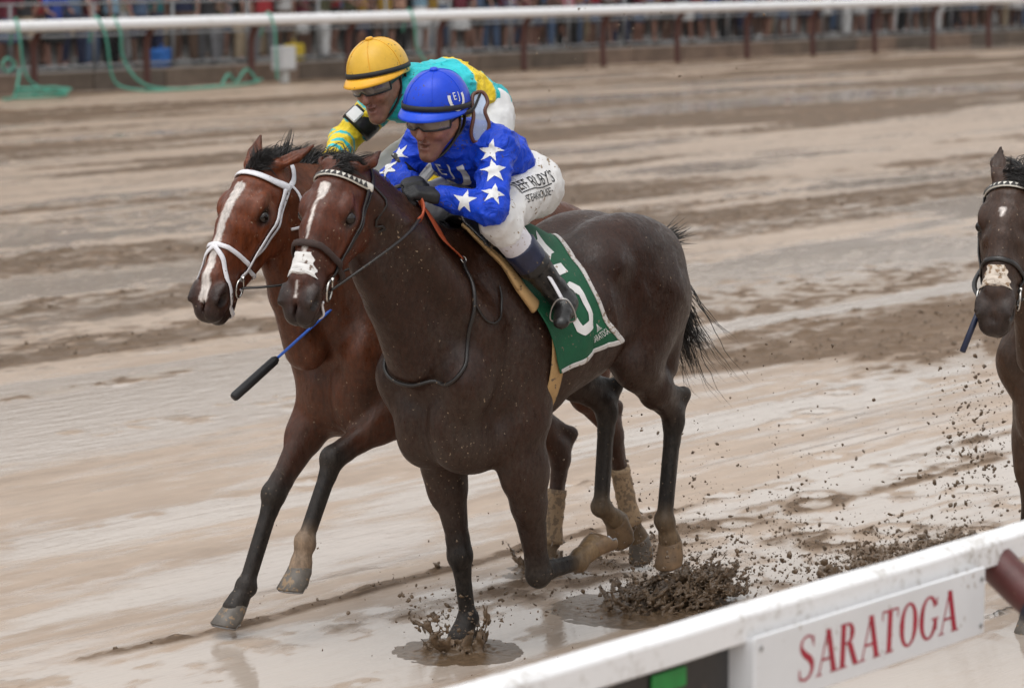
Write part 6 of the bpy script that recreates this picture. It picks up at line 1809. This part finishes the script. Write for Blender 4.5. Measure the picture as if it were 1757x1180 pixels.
splash_sheet('mud_splash', on1(.05, -.12, 0), .15, .20, (.25, -.35), 'crown of brown mud splashing round the planted foreleg of the dark bay', 3.)
L2 = H2['legs']['RH']; c_ = np.array(O2) + (ALONG * math.cos(-.10) + LEFT * math.sin(-.10)) * L2['cor'][0] + (LEFT * math.cos(-.10) - ALONG * math.sin(-.10)) * L2['cor'][1]; c_[2] = 0
splash_sheet('mud_splash', c_, .13, .13, (.1, 0.), 'curtain of mud thrown up by the far horse behind the folded foreleg', 21., .006, .1)
splash_sheet('mud_splash', on1(-.98, -.02, 0), .22, .14, (-.3, .2), 'low churned burst of mud below the hind hooves of the dark bay', 14., .007, .15)
def ragged(name, label, c, half, env, thr, seed, res=.0085, f=(26, 26, 20), gain=1.0, tilt=(0., 0.), mat=None):
    """torn wet clumps and strings: a noise field kept where the burst is dense; env: gaussians (x, y, z, sx, sy, sz, weight)"""
    n = [int(2 * half[0] / res), int(2 * half[1] / res), int((half[2] + .03) / res)]
    X = (-half[0] + res * np.arange(n[0]))[:, None, None]; Y = (-half[1] + res * np.arange(n[1]))[None, :, None]; Z = (-.03 + res * np.arange(n[2]))[None, None, :]
    E = 0
    for (x, y, z, sx, sy, sz, w) in env: E = E + w * np.exp(-((X - x - tilt[0] * Z) / sx) ** 2 - ((Y - y - tilt[1] * Z) / sy) ** 2 - ((Z - z) / sz) ** 2)
    Xs, Ys = X - tilt[0] * Z, Y - tilt[1] * Z
    N_ = fbm(Xs * f[0] + seed, Ys * f[1], Z * f[2] + seed, 4, .62)
    F = (thr - (N_ + gain * np.minimum(E, 1.0))) * .02 + .0004
    F[0] = F[-1] = .02; F[:, 0] = F[:, -1] = .02; F[:, :, 0] = F[:, :, -1] = .02
    S_ = Solid(); S_.F = F.astype(np.float32); S_.lo = np.array([-half[0], -half[1], -.03]); S_.res = res; S_.n = np.array(F.shape)
    v, f_ = S_.nets(); o = link(name, mesh_from(name, v, f_, True), mat or mud_wet); o.location = tuple(c); o.rotation_euler = (0, 0, TRACK_ROT)
    return tag(o, label, 'mud splash', kind='stuff')
ragged('mud_splash', 'dense dark burst of torn mud behind the folded foreleg', on1(-1.05, .04, 0), (.60, .45, .36), [(.08, 0, .04, .26, .19, .11, .60), (-.14, .06, .10, .24, .17, .13, .48), (-.30, .02, .03, .18, .2, .06, .46)], .735, 3.3, .0078, (26, 52, 40), tilt=(-.8, .1))
ragged('mud_splash', 'ragged dark mud clumps in a row above the foreground rail', on1(-2.1, .28, 0), (.50, .22, .16), [(.10, 0, .02, .18, .07, .055, .60), (-.20, .02, .03, .18, .08, .06, .54)], .62, 8.1, tilt=(-.3, 0))
ragged('mud_splash', 'broken heap of churned mud in front of the horse at the right edge', on1(-2.75, .30, 0), (.55, .35, .22), [(.15, 0, .03, .25, .18, .06, .45), (-.22, .1, .02, .2, .15, .05, .45)], .62, 12.7, tilt=(-.3, 0))
def spray(name, label, n, c, sg, r0, r1, seed, up=0., stretch=True, mat=None, flo=.004):
    rs = np.random.default_rng(seed)
    C_ = rs.normal(size=(n, 3)) * np.array(sg); C_[:, 2] = np.abs(C_[:, 2]) if up == 0 else C_[:, 2]
    P = np.array(c)[None] + C_[:, :1] * ALONG + C_[:, 1:2] * LEFT + C_[:, 2:] * np.array([0, 0, 1])
    P[:, 2] = np.where(P[:, 2] < flo, flo + rs.random(n) * .02, P[:, 2])
    R_ = r0 + (r1 - r0) * rs.random(n) ** 4
    o = blobs(name, P, R_, mat or mud_wet, seed=seed, fine=False)
    return tag(o, label, 'mud spray', kind='stuff')
spray('mud_spray', 'dense dark spray of mud behind the folded foreleg', 1800, on1(-1.10, .05, .05), (.27, .20, .15), .0015, .0085, 31)
spray('mud_spray', 'mud droplets flying round the planted foreleg', 220, on1(.04, -.12, .10), (.14, .14, .08), .002, .010, 32)
spray('mud_spray', 'fine mud droplets hanging in the air behind the hind legs', 700, on1(-1.6, .0, .40), (.55, .35, .30), .0018, .008, 33, up=1)
spray('mud_spray', 'tall column of flying mud in front of the horse at the right edge', 800, on1(-2.55, .60, .50), (.10, .12, .24), .0018, .010, 34, up=1)
spray('mud_spray', 'low burst of mud on the wet ground at the right', 800, on1(-2.55, .35, .02), (.30, .25, .07), .002, .011, 35)
spray('mud_spray', 'row of dark mud clods kicked up above the foreground rail', 500, on1(-2.05, .28, .02), (.26, .10, .05), .002, .011, 36)
spray('mud_spray', 'thin twist of mud rising from the ground behind the bay horse tail', 160, on1(-2.1, -.05, .10), (.06, .06, .16), .002, .008, 37)
spray('mud_spray', 'tiny mud specks in the air left of the running horses', 130, on1(.2, .1, .25), (.5, .3, .2), .002, .005, 38, up=1)
spray('mud_spray', 'specks of mud high in the air above the far rail', 60, on1(-3.6, -2.2, 2.15), (.5, .4, .22), .003, .007, 39, up=1)
